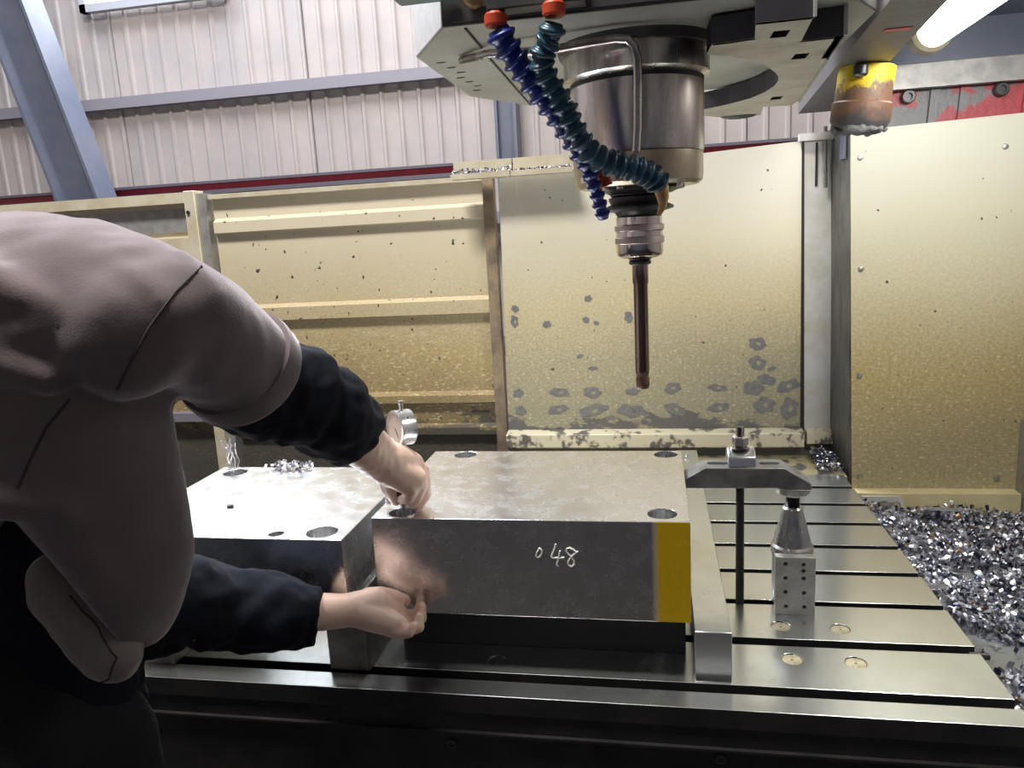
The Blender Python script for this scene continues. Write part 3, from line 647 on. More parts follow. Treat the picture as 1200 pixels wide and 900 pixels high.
obj('casting_band', MB().box((-0.270, 1.1205, 1.845), (0.23, 1.124, 1.862)), M['head_dark'], hd)
obj('fitting_block', MB().box((-0.215, 1.085, 1.846), (-0.082, 1.1205, 1.875)), M['head_dark'], hd, bevel=0.002)
obj('seam_groove', MB().tube([(-0.262, 1.31, 1.8395), (-0.272, 1.835, 1.8395)], 0.0022, 6), M['hole_dark'], hd)
obj('seam_groove', MB().tube([(-0.256, 1.135, 1.8395), (-0.259, 1.255, 1.8395)], 0.0022, 6), M['hole_dark'], hd)
for k in range(7): obj('drip_mark', MB().ball((-0.345 + 0.006 * (k % 3), 1.33 + 0.045 * k, 1.8395), 0.004, 8, 5, (2.2, 0.7, 0.3)), M['head_dark'], hd)
obj('quill', MB().lathe([(0.124, 1.826), (0.128, 1.84)], (SX, SY, 0), (0, 0, 1), 48), M['head_dark'], hd)
obj('spindle_collar', MB().lathe([(0.108, 1.782), (0.118, 1.789), (0.118, 1.835)], (SX, SY, 0), (0, 0, 1), 48), M['spindle'], hd)
obj('dark_joint', MB().lathe([(0.109, 1.776), (0.109, 1.783)], (SX, SY, 0), (0, 0, 1), 48), M['black'], hd)
obj('spindle_housing', MB().lathe([(0.107, 1.668), (0.108, 1.672), (0.108, 1.776)], (SX, SY, 0), (0, 0, 1), 64), M['spindle'], hd)
obj('spindle_nose', MB().lathe([(0.098, 1.617), (0.105, 1.623), (0.1065, 1.632), (0.1065, 1.667)], (SX, SY, 0), (0, 0, 1), 64), M['spindle_tan'], hd)
obj('nose_ring', MB().lathe([(0.052, 1.606), (0.060, 1.610), (0.072, 1.612), (0.072, 1.617)], (SX + 0.004, SY, 0), (0, 0, 1), 48), M['steel_dark'], hd)
for a in (-2.2, -1.9, -0.7): obj('screw', MB().lathe([(0.006, 0), (0.006, 0.006)], (SX + 0.085 * math.cos(a), SY + 0.085 * math.sin(a), 1.612), (0, 0, 1), 10), M['chrome'], hd)
obj('screw', MB().lathe([(0.005, 0), (0.005, 0.004)], (SX - 0.085, SY - 0.0645, 1.630), (-0.8, -0.6, 0), 10), M['chrome'], hd)
obj('coolant_pipe', MB().tube([(-0.303, 1.30, 1.833), (-0.242, 1.235, 1.825), (-0.154, 1.222, 1.818), (-0.088, 1.208, 1.820), (-0.050, 1.203, 1.821), (-0.033, 1.203, 1.819), (-0.023, 1.206, 1.810), (-0.019, 1.212, 1.795), (-0.019, 1.218, 1.770), (-0.021, 1.232, 1.70), (-0.024, 1.236, 1.665)], 0.0065, 10), M['spindle'], hd)
obj('bracket_strap', MB().box((-0.345, 1.06, 1.872), (-0.262, 1.12, 1.89)), mat('teal_strap', (0.10, 0.17, 0.18), 0.4), hd, bevel=0.005)
obj('handle_knob', MB().lathe([(0.008, 0), (0.014, 0.004), (0.014, 0.02), (0.008, 0.024)], (-0.236, 1.12, 1.871), (0, -1, 0), 16), M['brass'], hd)
# segmented hoses
seg_mb = MB().lathe([(0.66, -0.64), (0.70, -0.34), (0.84, -0.20), (0.95, -0.04), (1.0, 0.12), (0.98, 0.26), (0.86, 0.36), (0.74, 0.42), (0.70, 0.60), (0.66, 0.70)], (0, 0, 0), (0, 0, 1), 16)
def hose(pts, rad, m_, name, label=None):
    h = bpy.data.objects.new(name, None); col.objects.link(h); h.parent = hd; h.location = Vector(pts[0]) - wloc(hd); h.empty_display_size = 0.02
    if label: h['label'] = label
    me = mesh_of('hose_segment', seg_mb, m_); fix_normals(me); me.set_sharp_from_angle(angle=math.radians(70))
    for i in range(len(pts) - 1):
        a, b_ = Vector(pts[i]), Vector(pts[i + 1]); d = b_ - a; r_ = rad(i / (len(pts) - 1))
        o = bpy.data.objects.new('hose_segment', me); col.objects.link(o); o.parent = h
        o.location = (a + b_) / 2 - Vector(pts[0]); o.rotation_mode = 'QUATERNION'; o.rotation_quaternion = d.to_track_quat('-Z', 'Y'); o.scale = (r_, r_, d.length * 0.82)
    return h
blue = [(-0.202, 1.1, 1.824), (-0.195, 1.105, 1.806), (-0.186, 1.111, 1.791), (-0.176, 1.116, 1.778), (-0.167, 1.121, 1.763), (-0.157, 1.126, 1.749), (-0.145, 1.132, 1.734), (-0.133, 1.137, 1.718), (-0.123, 1.142, 1.702), (-0.113, 1.150, 1.686), (-0.103, 1.158, 1.669), (-0.095, 1.163, 1.652), (-0.09, 1.166, 1.637), (-0.087, 1.169, 1.621), (-0.082, 1.174, 1.606), (-0.08, 1.179, 1.593), (-0.076, 1.185, 1.58), (-0.074, 1.19, 1.567)]
teal = [(-0.125, 1.08, 1.819), (-0.13, 1.086, 1.804), (-0.14, 1.092, 1.794), (-0.146, 1.098, 1.78), (-0.144, 1.104, 1.766), (-0.137, 1.11, 1.751), (-0.129, 1.115, 1.737), (-0.119, 1.118, 1.723), (-0.115, 1.120, 1.709), (-0.109, 1.124, 1.694), (-0.101, 1.128, 1.679), (-0.093, 1.134, 1.665), (-0.081, 1.146, 1.653), (-0.067, 1.156, 1.646), (-0.052, 1.164, 1.641), (-0.036, 1.17, 1.638), (-0.024, 1.176, 1.634), (-0.013, 1.182, 1.63), (-0.004, 1.188, 1.625), (0.005, 1.194, 1.618), (0.011, 1.2, 1.609)]
hose(blue, lambda t: 0.0212 if t < 0.58 else 0.0212 - 0.0092 * min(1, (t - 0.58) / 0.15), M['hose_blue'], 'coolant_hose', 'bright blue segmented coolant hose')
hose(teal, lambda t: 0.0190 if t < 0.6 else 0.0205, M['hose_teal'], 'coolant_hose', 'dark teal segmented coolant hose')
for x, y in ((-0.205, 1.097), (-0.123, 1.077)):
    obj('hose_nut', MB().lathe([(0.013, 1.827), (0.0155, 1.830), (0.0155, 1.842), (0.013, 1.845)], (x, y, 0), (0, 0, 1), 10, smooth=False), M['orange'], hd)
    obj('hose_fitting', MB().lathe([(0.011, 1.846), (0.011, 1.87)], (x, y, 0), (0, 0, 1), 6, smooth=False), M['brass'], hd)
obj('nozzle', MB().tube([(0.011, 1.2, 1.608), (0.0145, 1.2, 1.592), (0.014, 1.202, 1.58), (0.008, 1.206, 1.568)], [0.012, 0.009, 0.006, 0.004], 10), M['nozzle_tan'], hd)
obj('hose_lever', MB().tube([(-0.076, 1.19, 1.640), (-0.067, 1.19, 1.614)], [0.010, 0.009], 8), M['orange'], hd)
# guard plate right of the spindle, with cut-outs
gp = thing('head_guard_plate', 'beige cut-out guard plate right of the spindle', 'plate', (0.2, 1.5, 1.80))
plate = [(0.086, 1.200), (0.143, 1.188), (0.134, 1.102), (0.204, 1.10), (0.213, 1.234), (0.268, 1.228), (0.279, 1.38), (0.314, 1.831), (0.304, 1.898), (0.246, 1.878), (0.257, 2.02), (0.178, 2.02), (0.105, 1.93),
         (0.105, 1.862), (0.115, 1.842), (0.165, 1.792), (0.202, 1.737), (0.222, 1.670), (0.230, 1.602), (0.229, 1.555), (0.223, 1.512), (0.213, 1.474), (0.202, 1.441), (0.178, 1.38), (0.141, 1.324), (0.113, 1.292), (0.083, 1.262)]
def sqh(x, y, a=0.011, c=0.020): return rect(x - a, y - c, x + a, y + c)
mb_me = holed(plate, [sqh(0.175, 1.178), sqh(0.231, 1.346), sqh(0.257, 1.766)], XYZ_XY, 1.80, 1.836)
mb_me.materials.append(M['plate_beige']); mb_me.materials.append(M['plate_dark'])
for p_ in mb_me.polygons:
    if abs(p_.normal.z) < 0.5: p_.material_index = 1
obj('plate_sheet', mb_me, None, gp)
def up_flange(p, q, h, zb=1.80, t_=0.012, m_=None):
    p, q = Vector((*p, zb)), Vector((*q, zb)); d = (q - p).normalized(); nrm = Vector((d.y, -d.x, 0)) * t_
    vs = [p, q, q - nrm, p - nrm]; vs += [v + Vector((0, 0, h)) for v in vs]
    return obj('upright_flange', MB().add(vs, [(3, 2, 1, 0), (4, 5, 6, 7), (0, 1, 5, 4), (1, 2, 6, 5), (2, 3, 7, 6), (3, 0, 4, 7)]), m_ or M['plate_dark'], gp)
up_flange((0.086, 1.198), (0.143, 1.186), 0.036)
up_flange((0.134, 1.100), (0.206, 1.098), 0.075)
up_flange((0.212, 1.232), (0.270, 1.226), 0.040)
up_flange((0.270, 1.226), (0.281, 1.38), 0.040)
up_flange((0.281, 1.38), (0.316, 1.831), 0.006, zb=1.797, t_=0.004, m_=M['steel_soft'])
obj('edge_trim', MB().box((0.203, 1.094, 1.80), (0.207, 1.10, 1.875)), M['strip_pale'], gp)
obj('edge_trim', MB().box((0.268, 1.220, 1.80), (0.272, 1.228, 1.84)), M['strip_pale'], gp)
obj('sludge_clump', MB().ball((0.205, 2.0, 1.802), 0.02, 12, 7, (2.2, 0.8, 0.5)), M['sludge'], gp)
# cable channel and hanging bucket
ch = thing('cable_channel', 'dark sloping steel channel beside the yellow cup', 'beam', (0.42, 1.9, 1.86))
A0, A1 = Vector((0.412, 2.42, 1.845)), Vector((0.318, 1.02, 1.845)); B0, B1 = Vector((0.535, 2.42, 1.845)), Vector((0.392, 1.02, 1.845))
def slab(a, b_, c, d, dz, m_, nm, par):
    up = Vector((0, 0, dz)); vs = [a, b_, c, d, a + up, b_ + up, c + up, d + up]
    return obj(nm, MB().add(vs, [(3, 2, 1, 0), (4, 5, 6, 7), (0, 1, 5, 4), (1, 2, 6, 5), (2, 3, 7, 6), (3, 0, 4, 7)]), m_, par)
slab(A0, B0, B1, A1, 0.006, M['channel'], 'channel_floor', ch)
e = Vector((0.006, 0, 0))
slab(A0 + Vector((0, 0, 0.006)), A0 + e + Vector((0, 0, 0.006)), A1 + e + Vector((0, 0, 0.006)), A1 + Vector((0, 0, 0.006)), 0.09, M['channel'], 'channel_side', ch)
slab(B0 - e + Vector((0, 0, 0.006)), B0 + Vector((0, 0, 0.006)), B1 + Vector((0, 0, 0.006)), B1 - e + Vector((0, 0, 0.006)), 0.09, M['channel'], 'channel_side', ch)
obj('red_tape', MB().box((0.375, 1.425, 1.8435), (0.418, 1.442, 1.8455)), M['red'], ch)
bk = thing('yellow_cup', 'rusty yellow cup hanging by a wire from the channel', 'cup', (0.42, 1.77, 1.73))
BA = Vector((0.10, -0.05, 1.0)).normalized(); B_O = Vector((0.420, 1.765, 1.728))
obj('cup_body', MB().lathe([(0.030, -0.004), (0.052, 0.0), (0.058, 0.012), (0.058, 0.046), (0.054, 0.050), (0.054, 0.118), (0.050, 0.120), (0.048, 0.112), (0.045, 0.06)], B_O, BA, 28), M['bucket'], bk)
mb = MB()
for k in range(60):
    a = random.random() * 6.28; q = 0.050 * math.sqrt(random.random())
    mb.ball((B_O.x + q * math.cos(a), B_O.y + q * math.sin(a), B_O.z - 0.002 + random.uniform(-0.006, 0.003) - 0.1 * q * math.cos(a)), random.uniform(0.006, 0.012), 7, 5)
merged('sludge_clump', mb, M['sludge'], bk, 0.004, 2, [(0.006, 0.012)])
obj('hanging_wire', MB().tube([B_O + BA * 0.115, B_O + BA * 0.14 + Vector((-0.008, 0, 0)), Vector((0.415, 1.765, 1.895))], 0.0018, 6), M['steel'], bk)
obj('wire_clamp', MB().lathe([(0.010, 0), (0.014, 0.004), (0.014, 0.02), (0.010, 0.024)], (0.405, 1.70, 1.842), (0, 0, -1), 12), M['steel_dark'], ch)

# tool holder and boring tool
th = thing('tool_holder', 'shiny tool chuck with long slim milling bar in the spindle', 'tool holder', (SX, SY, 1.27))
o = (SX, SY, 0)
obj('drive_ring', MB().lathe([(0.044, 1.601), (0.047, 1.604), (0.047, 1.615)], o, (0, 0, 1), 40), M['steel_dark'], th)
obj('flange', MB().lathe([(0.045, 1.577), (0.058, 1.581), (0.058, 1.585), (0.047, 1.590), (0.050, 1.596), (0.050, 1.601)], o, (0, 0, 1), 48), M['steel_dark'], th)
obj('neck', MB().lathe([(0.036, 1.569), (0.041, 1.577)], o, (0, 0, 1), 40), M['black'], th)
zz_ = [(1.569, 1.555, 0.0385, 'chrome'), (1.555, 1.545, 0.0415, 'knurl'), (1.545, 1.535, 0.0395, 'chrome'), (1.535, 1.524, 0.0415, 'knurl')]
for a, b_, r_, mm in zz_: obj('chuck_ring', MB().lathe([(r_ - 0.001, b_), (r_, b_ + 0.001), (r_, a - 0.001), (r_ - 0.001, a)], o, (0, 0, 1), 48), M[mm], th)
obj('chuck_nose', MB().lathe([(0.030, 1.500), (0.0375, 1.504), (0.0395, 1.510), (0.0395, 1.524)], o, (0, 0, 1), 48), M['chrome'], th)
obj('collar', MB().lathe([(0.016, 1.488), (0.019, 1.490), (0.019, 1.494), (0.017, 1.496), (0.020, 1.498), (0.020, 1.500)], o, (0, 0, 1), 32), M['steel_dark'], th)
obj('milling_bar', MB().lathe([(0.0118, 1.302), (0.0122, 1.304), (0.0122, 1.455), (0.0136, 1.458), (0.0136, 1.489)], o, (0, 0, 1), 32), M['brown_steel'], th)
obj('cutting_tip', MB().lathe([(0.0095, 1.272), (0.0115, 1.275), (0.0120, 1.290), (0.0105, 1.293), (0.0105, 1.297), (0.0120, 1.299), (0.0120, 1.302)], o, (0, 0, 1), 20), M['tip'], th)

# ================================================================== BORE GAUGE
bgx, bgy = -0.412, 1.150
ga = thing('bore_gauge', 'dial bore gauge held upright in the bore of the marked block', 'gauge', (bgx, bgy, 1.08))
obj('probe', MB().lathe([(0.004, 1.075), (0.0075, 1.08), (0.0075, 1.142)], (bgx, bgy, 0), (0, 0, 1), 14), M['alu'], ga)
obj('grip', MB().lathe([(0.010, 1.140), (0.0115, 1.142), (0.0115, 1.20), (0.009, 1.205), (0.006, 1.207), (0.006, 1.228)], (bgx, bgy, 0), (0, 0, 1), 16), M['black'], ga)
DA = Vector((-0.70, -0.72, 0.04)).normalized(); DC = Vector((-0.404, 1.152, 1.255))
obj('dial_case', MB().lathe([(0.026, -0.014), (0.029, -0.012), (0.029, 0.008), (0.0295, 0.009), (0.0295, 0.014), (0.026, 0.015), (0.026, 0.011)], DC, DA, 36), M['alu'], ga)
fc = obj('dial_face', MB().lathe([(0.0258, 0.0105), (0.0258, 0.0125)], DC, DA, 32), M['dial'], ga)
obj('dial_needle', MB().tube([DC + DA * 0.0135, DC + DA * 0.0135 + Vector((0.008, -0.010, -0.012))], 0.0006, 5), M['black'], ga)
obj('plunger_cap', MB().lathe([(0.0035, 0.027), (0.0035, 0.038), (0.0045, 0.039), (0.0045, 0.044)], DC, (0, 0, 1), 12), M['alu'], ga)
obj('stem', MB().lathe([(0.005, -0.05), (0.005, -0.026)], DC, (0, 0, 1), 12), M['alu'], ga)
obj('side_lug', MB().ball(DC + Vector((0.012, -0.012, 0.016)), 0.006, 10, 6), M['black'], ga)
obj('side_rod', MB().lathe([(0.003, 1.118), (0.0055, 1.124), (0.0055, 1.150), (0.006, 1.152), (0.006, 1.185)], (-0.4435, 1.165, 0), (0, 0, 1), 12), M['alu'], ga)

# ================================================================== PERSON
CH = {
'vest_sleeve': [(-0.5298, 0.7, 1.4773, 0.0698), (-0.5168, 0.74, 1.4874, 0.0728), (-0.519, 0.8, 1.4573, 0.0726), (-0.5183, 0.845, 1.4300, 0.0716), (-0.5175, 0.880, 1.4040, 0.0735)],
'sleeve_r': [(-0.5229, 0.76, 1.4694, 0.0515), (-0.5265, 0.84, 1.4229, 0.0599), (-0.5205, 0.92, 1.3694, 0.0688), (-0.5003, 0.95, 1.3593, 0.073), (-0.484, 0.97, 1.3452, 0.0708), (-0.4771, 0.99, 1.3309, 0.0625), (-0.4646, 1.0, 1.321, 0.0679), (-0.4571, 1.02, 1.301, 0.0631), (-0.4489, 1.035, 1.2868, 0.0552), (-0.447, 1.048, 1.276, 0.0540), (-0.4415, 1.058, 1.2610, 0.0465)],
'skin_r': [(-0.5229, 0.76, 1.4694, 0.0375), (-0.5261, 0.93, 1.3675, 0.0456), (-0.4871, 0.97, 1.3404, 0.0425), (-0.4386, 1.065, 1.2524, 0.0387), (-0.4297, 1.09, 1.2275, 0.0357), (-0.4198, 1.105, 1.2119, 0.0348)],
'palm_r1': [(-0.4244, 1.1, 1.219, 0.0333), (-0.4075, 1.125, 1.2044, 0.0299), (-0.3937, 1.15, 1.1924, 0.0222)],
'palm_r2': [(-0.4249, 1.1, 1.2135, 0.032), (-0.4052, 1.115, 1.192, 0.0284), (-0.383, 1.13, 1.1759, 0.0205)],
'idx_r': [(-0.4027, 1.16, 1.1922, 0.0182), (-0.3854, 1.175, 1.1743, 0.0143), (-0.3882, 1.18, 1.14, 0.0108), (-0.4008, 1.175, 1.1216, 0.0088)],
'mid_r': [(-0.3926, 1.145, 1.1868, 0.0193), (-0.3786, 1.155, 1.1662, 0.0143), (-0.3779, 1.16, 1.1381, 0.0108), (-0.3903, 1.155, 1.1182, 0.0083)],
'rng_r': [(-0.3912, 1.13, 1.1801, 0.0191), (-0.377, 1.135, 1.1642, 0.0136), (-0.3856, 1.138, 1.1407, 0.0105), (-0.397, 1.143, 1.1300, 0.0088)],
'pnk_r': [(-0.4009, 1.115, 1.1765, 0.0176), (-0.386, 1.118, 1.1628, 0.0125), (-0.3955, 1.124, 1.1445, 0.0098), (-0.408, 1.132, 1.1400, 0.0082)],
'thm_r': [(-0.4262, 1.11, 1.1907, 0.0175), (-0.4320, 1.13, 1.1627, 0.0128), (-0.4290, 1.148, 1.1412, 0.0108), (-0.4262, 1.154, 1.1290, 0.0088)],
'sleeve_l': [(-0.80, 0.80, 1.20, 0.066), (-0.7034, 0.8, 1.1015, 0.0656), (-0.6701, 0.87, 1.0761, 0.0654), (-0.6441, 0.9, 1.0771, 0.0597), (-0.6337, 0.92, 1.0517, 0.0633), (-0.6133, 0.94, 1.0422, 0.0569), (-0.5963, 0.955, 1.0297, 0.0601), (-0.5565, 0.98, 1.0155, 0.0561), (-0.5349, 0.99, 1.0069, 0.0513), (-0.5281, 0.998, 1.003, 0.0477), (-0.5096, 1.005, 0.9986, 0.0453)],
'skin_l': [(-0.7034, 0.8, 1.1015, 0.0437), (-0.5856, 0.96, 1.0275, 0.0402), (-0.5058, 1.01, 1.0032, 0.0286), (-0.4635, 1.03, 0.9973, 0.0249)],
'palm_l1': [(-0.4674, 1.03, 0.9999, 0.0249), (-0.4414, 1.055, 0.9924, 0.0284), (-0.4244, 1.07, 0.9751, 0.0206), (-0.4115, 1.075, 0.9627, 0.0163)],
'palm_l2': [(-0.457, 1.03, 0.9933, 0.0236), (-0.4275, 1.04, 0.9778, 0.0224), (-0.401, 1.045, 0.9676, 0.0159)],
'thm_l': [(-0.4573, 1.075, 0.9933, 0.019), (-0.4446, 1.095, 0.9926, 0.0124), (-0.4276, 1.103, 0.9862, 0.0111), (-0.4070, 1.105, 0.9775, 0.0100)],
'idx_l': [(-0.4221, 1.082, 0.9674, 0.015), (-0.3978, 1.090, 0.9564, 0.0110), (-0.3809, 1.097, 0.9619, 0.0095), (-0.3798, 1.102, 0.9831, 0.0073)],
'mid_l': [(-0.4203, 1.068, 0.9646, 0.0149), (-0.3894, 1.072, 0.9546, 0.0108), (-0.3725, 1.076, 0.963, 0.0095), (-0.3715, 1.080, 0.9823, 0.0076)],
'rng_l': [(-0.4176, 1.052, 0.9645, 0.014), (-0.3881, 1.052, 0.9551, 0.0106), (-0.3704, 1.055, 0.9592, 0.0094), (-0.3706, 1.060, 0.9752, 0.0075)],
'pnk_l': [(-0.4209, 1.038, 0.9662, 0.0125), (-0.3967, 1.034, 0.9587, 0.0094), (-0.3794, 1.036, 0.9598, 0.0084), (-0.375, 1.041, 0.9696, 0.0068)],
}
VEST = [(-0.93, 1.60), (-0.884, 1.602), (-0.769, 1.603), (-0.703, 1.603), (-0.639, 1.6), (-0.579, 1.589), (-0.521, 1.568), (-0.47, 1.535), (-0.48, 1.474), (-0.519, 1.419), (-0.542, 1.405), (-0.54, 1.361), (-0.538, 1.291), (-0.535, 1.219), (-0.547, 1.166), (-0.569, 1.128), (-0.597, 1.091), (-0.614, 1.126), (-0.642, 1.163), (-0.674, 1.211), (-0.707, 1.248), (-0.762, 1.266), (-0.779, 1.203), (-0.85, 0.96), (-1.02, 0.96), (-1.06, 1.2), (-1.06, 1.45), (-1.0, 1.56)]
POCKET = [(-0.681, 1.233), (-0.643, 1.196), (-0.607, 1.151), (-0.58, 1.109), (-0.594, 1.08), (-0.62, 1.07), (-0.661, 1.099), (-0.683, 1.134), (-0.705, 1.169), (-0.708, 1.203), (-0.697, 1.224)]
INNER = [(-0.799, 1.30), (-0.753, 1.26), (-0.703, 1.18), (-0.658, 1.09), (-0.672, 1.025), (-0.685, 0.968), (-0.690, 0.878), (-0.992, 0.855), (-1.02, 1.255), (-0.95, 1.5), (-0.85, 1.5)]
def pillow(mb, poly, y0, front, back, round_d, step=0.012):
    """closed cushion-like volume whose mid-plane outline is poly (x, z) at y = y0"""
    P2 = np.array(poly); n = len(P2); mn, mx = P2.min(0) - step, P2.max(0) + step
    xs = np.arange(mn[0], mx[0] + step, step); zs = np.arange(mn[1], mx[1] + step, step)
    A, B = P2, np.roll(P2, -1, 0)
    def info(x, z):
        p = np.array([x, z]); d = B - A; t = np.clip(((p - A) * d).sum(1) / (d * d).sum(1), 0, 1)
        q = A + d * t[:, None]; dist = np.sqrt(((p - q) ** 2).sum(1)); k = dist.argmin()
        inside = (((A[:, 1] > z) != (B[:, 1] > z)) & (x < (B[:, 0] - A[:, 0]) * (z - A[:, 1]) / (B[:, 1] - A[:, 1] + 1e-12) + A[:, 0])).sum() % 2 == 1
        return inside, dist[k], q[k]
    grid = {}
    vs = []; 
    for i, x in enumerate(xs):
        for j, z in enumerate(zs):
            ins, d, q = info(x, z)
            if ins: grid[i, j] = (x, z, d)
            elif d < step * 1.45: grid[i, j] = (q[0], q[1], 0.0)
    idx = {}
    for k, (x, z, d) in grid.items():
        u = min(1.0, d / round_d); t = math.sqrt(max(0.0, 1 - (1 - u) ** 2))
        if d == 0.0: t = 0.02
        idx[k] = len(vs); vs.append((x, y0 - front * t, z)); vs.append((x, y0 + back * t, z))
    fs = []; edge = {}
    for (i, j) in grid:
        q = [(i, j), (i + 1, j), (i + 1, j + 1), (i, j + 1)]
        if all(k in grid for k in q) and max(grid[k][2] for k in q) > 0:
            a = [idx[k] for k in q]
            fs.append(tuple(a)); fs.append(tuple(v + 1 for v in a[::-1]))
            for s_ in range(4):
                e_ = (a[s_], a[(s_ + 1) % 4])
                if (e_[1], e_[0]) in edge: del edge[e_[1], e_[0]]
                else: edge[e_] = 1
    for (a, b_) in edge: fs.append((b_, a, a + 1, b_ + 1))
    mb.add(vs, fs, 0, True)
person = thing('person', 'person in grey fleece vest over navy sleeves leaning in to hold the gauge', 'person', (-0.78, 0.70, 0.0))
# continuous skin: head, neck, core, arms, hands
mb = MB()
for k in ('skin_r', 'palm_r1', 'palm_r2', 'idx_r', 'mid_r', 'rng_r', 'pnk_r', 'thm_r', 'skin_l', 'palm_l1', 'palm_l2', 'thm_l', 'idx_l', 'mid_l', 'rng_l', 'pnk_l'): mb.chain(CH[k])
mb.chain([(-0.5229, 0.76, 1.4694, 0.0375), (-0.60, 0.72, 1.49, 0.055), (-0.75, 0.74, 1.50, 0.06), (-0.86, 0.75, 1.46, 0.06), (-0.93, 0.78, 1.38, 0.05), (-0.86, 0.80, 1.22, 0.043), (-0.7034, 0.8, 1.1015, 0.0437)])
mb.chain([(-0.82, 0.77, 1.48, 0.06), (-0.86, 0.80, 1.30, 0.06), (-0.88, 0.80, 1.05, 0.06)])
HC = Vector((-0.95, 0.80, 1.725)); FD = Vector((0.55, 0.80, -0.25)).normalized(); SD = Vector((0, 0, 1)).cross(FD).normalized(); UD = FD.cross(SD)
mb.chain([(-0.86, 0.75, 1.53, 0.06), (-0.90, 0.765, 1.60, 0.053), (HC.x, HC.y, HC.z - 0.05, 0.056)])
def hp(f, s, u): v = HC + FD * f + SD * s + UD * u; return (v.x, v.y, v.z)
mb.chain([(*hp(-0.01, 0, 0.035), 0.083), (*hp(0.015, 0, 0.0), 0.078), (*hp(0.03, 0, -0.05), 0.058), (*hp(0.045, 0, -0.085), 0.036)])
mb.chain([(*hp(0.085, 0, 0.01), 0.012), (*hp(0.105, 0, -0.025), 0.014)])
mb.chain([(*hp(0.078, -0.018, -0.062), 0.010), (*hp(0.085, 0, -0.062), 0.011), (*hp(0.078, 0.018, -0.062), 0.010)])
for s_ in (-1, 1):
    mb.chain([(*hp(0.07, 0.015 * s_, 0.018), 0.012), (*hp(0.062, 0.045 * s_, 0.018), 0.011)])
    mb.chain([(*hp(-0.01, 0.080 * s_, 0.015), 0.012), (*hp(-0.018, 0.086 * s_, -0.005), 0.013), (*hp(-0.008, 0.080 * s_, -0.03), 0.009)])
body = merged('body', mb, M['skin'], person, 0.0032, 5, None, 0.5)
for s_ in (-1, 1): obj('eye', MB().ball(hp(0.0745, 0.032 * s_, 0.0), 0.011, 12, 8), M['black'], person)
mb = MB().chain([(*hp(-0.035, 0, 0.055), 0.090), (*hp(-0.055, 0, 0.0), 0.075), (*hp(-0.05, 0, -0.045), 0.055)])
mb.chain([(*hp(0.035, 0, 0.088), 0.05), (*hp(-0.02, 0, 0.09), 0.065)])
merged('hair', mb, M['hair'], person, 0.008, 3, [(0.012, 0.02)])
# finger nails
for k in ('thm_l', 'idx_l', 'idx_r', 'mid_r'):
    c = CH[k]; a, b_ = Vector(c[-2][:3]), Vector(c[-1][:3]); d = (b_ - a).normalized()
    nrm = {'thm_l': Vector((0, -1, 0.3)), 'idx_l': Vector((1, 0, 0)), 'idx_r': Vector((1, -0.4, 0.2)), 'mid_r': Vector((1, -0.6, 0.2))}[k]; nrm = (nrm - d * nrm.dot(d)).normalized()
    w_ = d.cross(nrm); r_ = c[-1][3]; ctr = b_ + nrm * r_ * 0.86
    vs = []; 
    for u in (-0.7, 0.0, 0.7):
        for t_ in (-0.6, 0.2, 0.75): vs.append(ctr + d * r_ * t_ + w_ * r_ * 0.75 * u - nrm * r_ * 0.22 * u * u + nrm * 0.0004)
    obj('nail', MB().add(vs, [(0, 1, 4, 3), (1, 2, 5, 4), (3, 4, 7, 6), (4, 5, 8, 7)], 0, True), M['nail'], person)
# vest
mb = MB()
pillow(mb, VEST, 0.75, 0.125, 0.10, 0.17)
mb.tube([p[:3] for p in CH['vest_sleeve']], [p[3] for p in CH['vest_sleeve']], 28)
mb.ball((-0.535, 0.71, 1.474), 0.072, 20, 14)
for a, b_, r_ in (((-0.76, 0.634, 1.505), (-0.585, 0.632, 1.435), 0.030), ((-0.80, 0.634, 1.44), (-0.62, 0.632, 1.405), 0.030), ((-0.74, 0.634, 1.345), (-0.60, 0.642, 1.30), 0.032), ((-0.72, 0.645, 1.56), (-0.56, 0.640, 1.50), 0.026), ((-0.62, 0.650, 1.30), (-0.57, 0.690, 1.18), 0.026)):
    dy = Vector((0, 0.010, 0)); a, b_ = Vector(a) + dy, Vector(b_) + dy
    mb.chain([(*(a + dy), r_ * 0.6), (*((a + b_) / 2), r_), (*(b_ + dy * 0.6), r_ * 0.5)])
vest = merged('vest', mb, M['fleece'], person, 0.0075, 7, [(0.010, 0.12), (0.005, 0.05)])
cu0, cu1 = Vector((-0.5172, 0.866, 1.4165)), Vector((-0.5160, 0.894, 1.3925)); ca = (cu1 - cu0).normalized(); cL = (cu1 - cu0).length
obj('sleeve_cuff', MB().lathe([(0.070, -0.002), (0.0765, 0.0), (0.0785, cL * 0.25), (0.0770, cL * 0.5), (0.0785, cL * 0.8), (0.0745, cL), (0.068, cL)], cu0, ca, 36), M['fleece'], vest)
def on_vest(pts, lift=0.0):
    """densify a line and lay it on the vest surface"""
    o_ = wloc(vest); out = []
    for a, b_ in zip(pts[:-1], pts[1:]):
        for k in range(6):
            p = Vector(a).lerp(Vector(b_), k / 6); d = p - Vector((0, 0, 1.55))
            hit, loc, nrm, _ = vest.ray_cast(Vector((0, 0, 1.55)) - o_ + Vector((0.0, 0.0, 0.0)), d.normalized())
            if not hit: hit, loc, nrm, _ = vest.closest_point_on_mesh(p - o_)
            out.append(loc + o_ + nrm * lift)
    return out
obj('seam', MB().tube(on_vest([(-0.432, 0.70, 1.541), (-0.471, 0.70, 1.512), (-0.506, 0.70, 1.477), (-0.536, 0.70, 1.438), (-0.556, 0.70, 1.41)]), 0.0016, 6), M['seam'], vest)
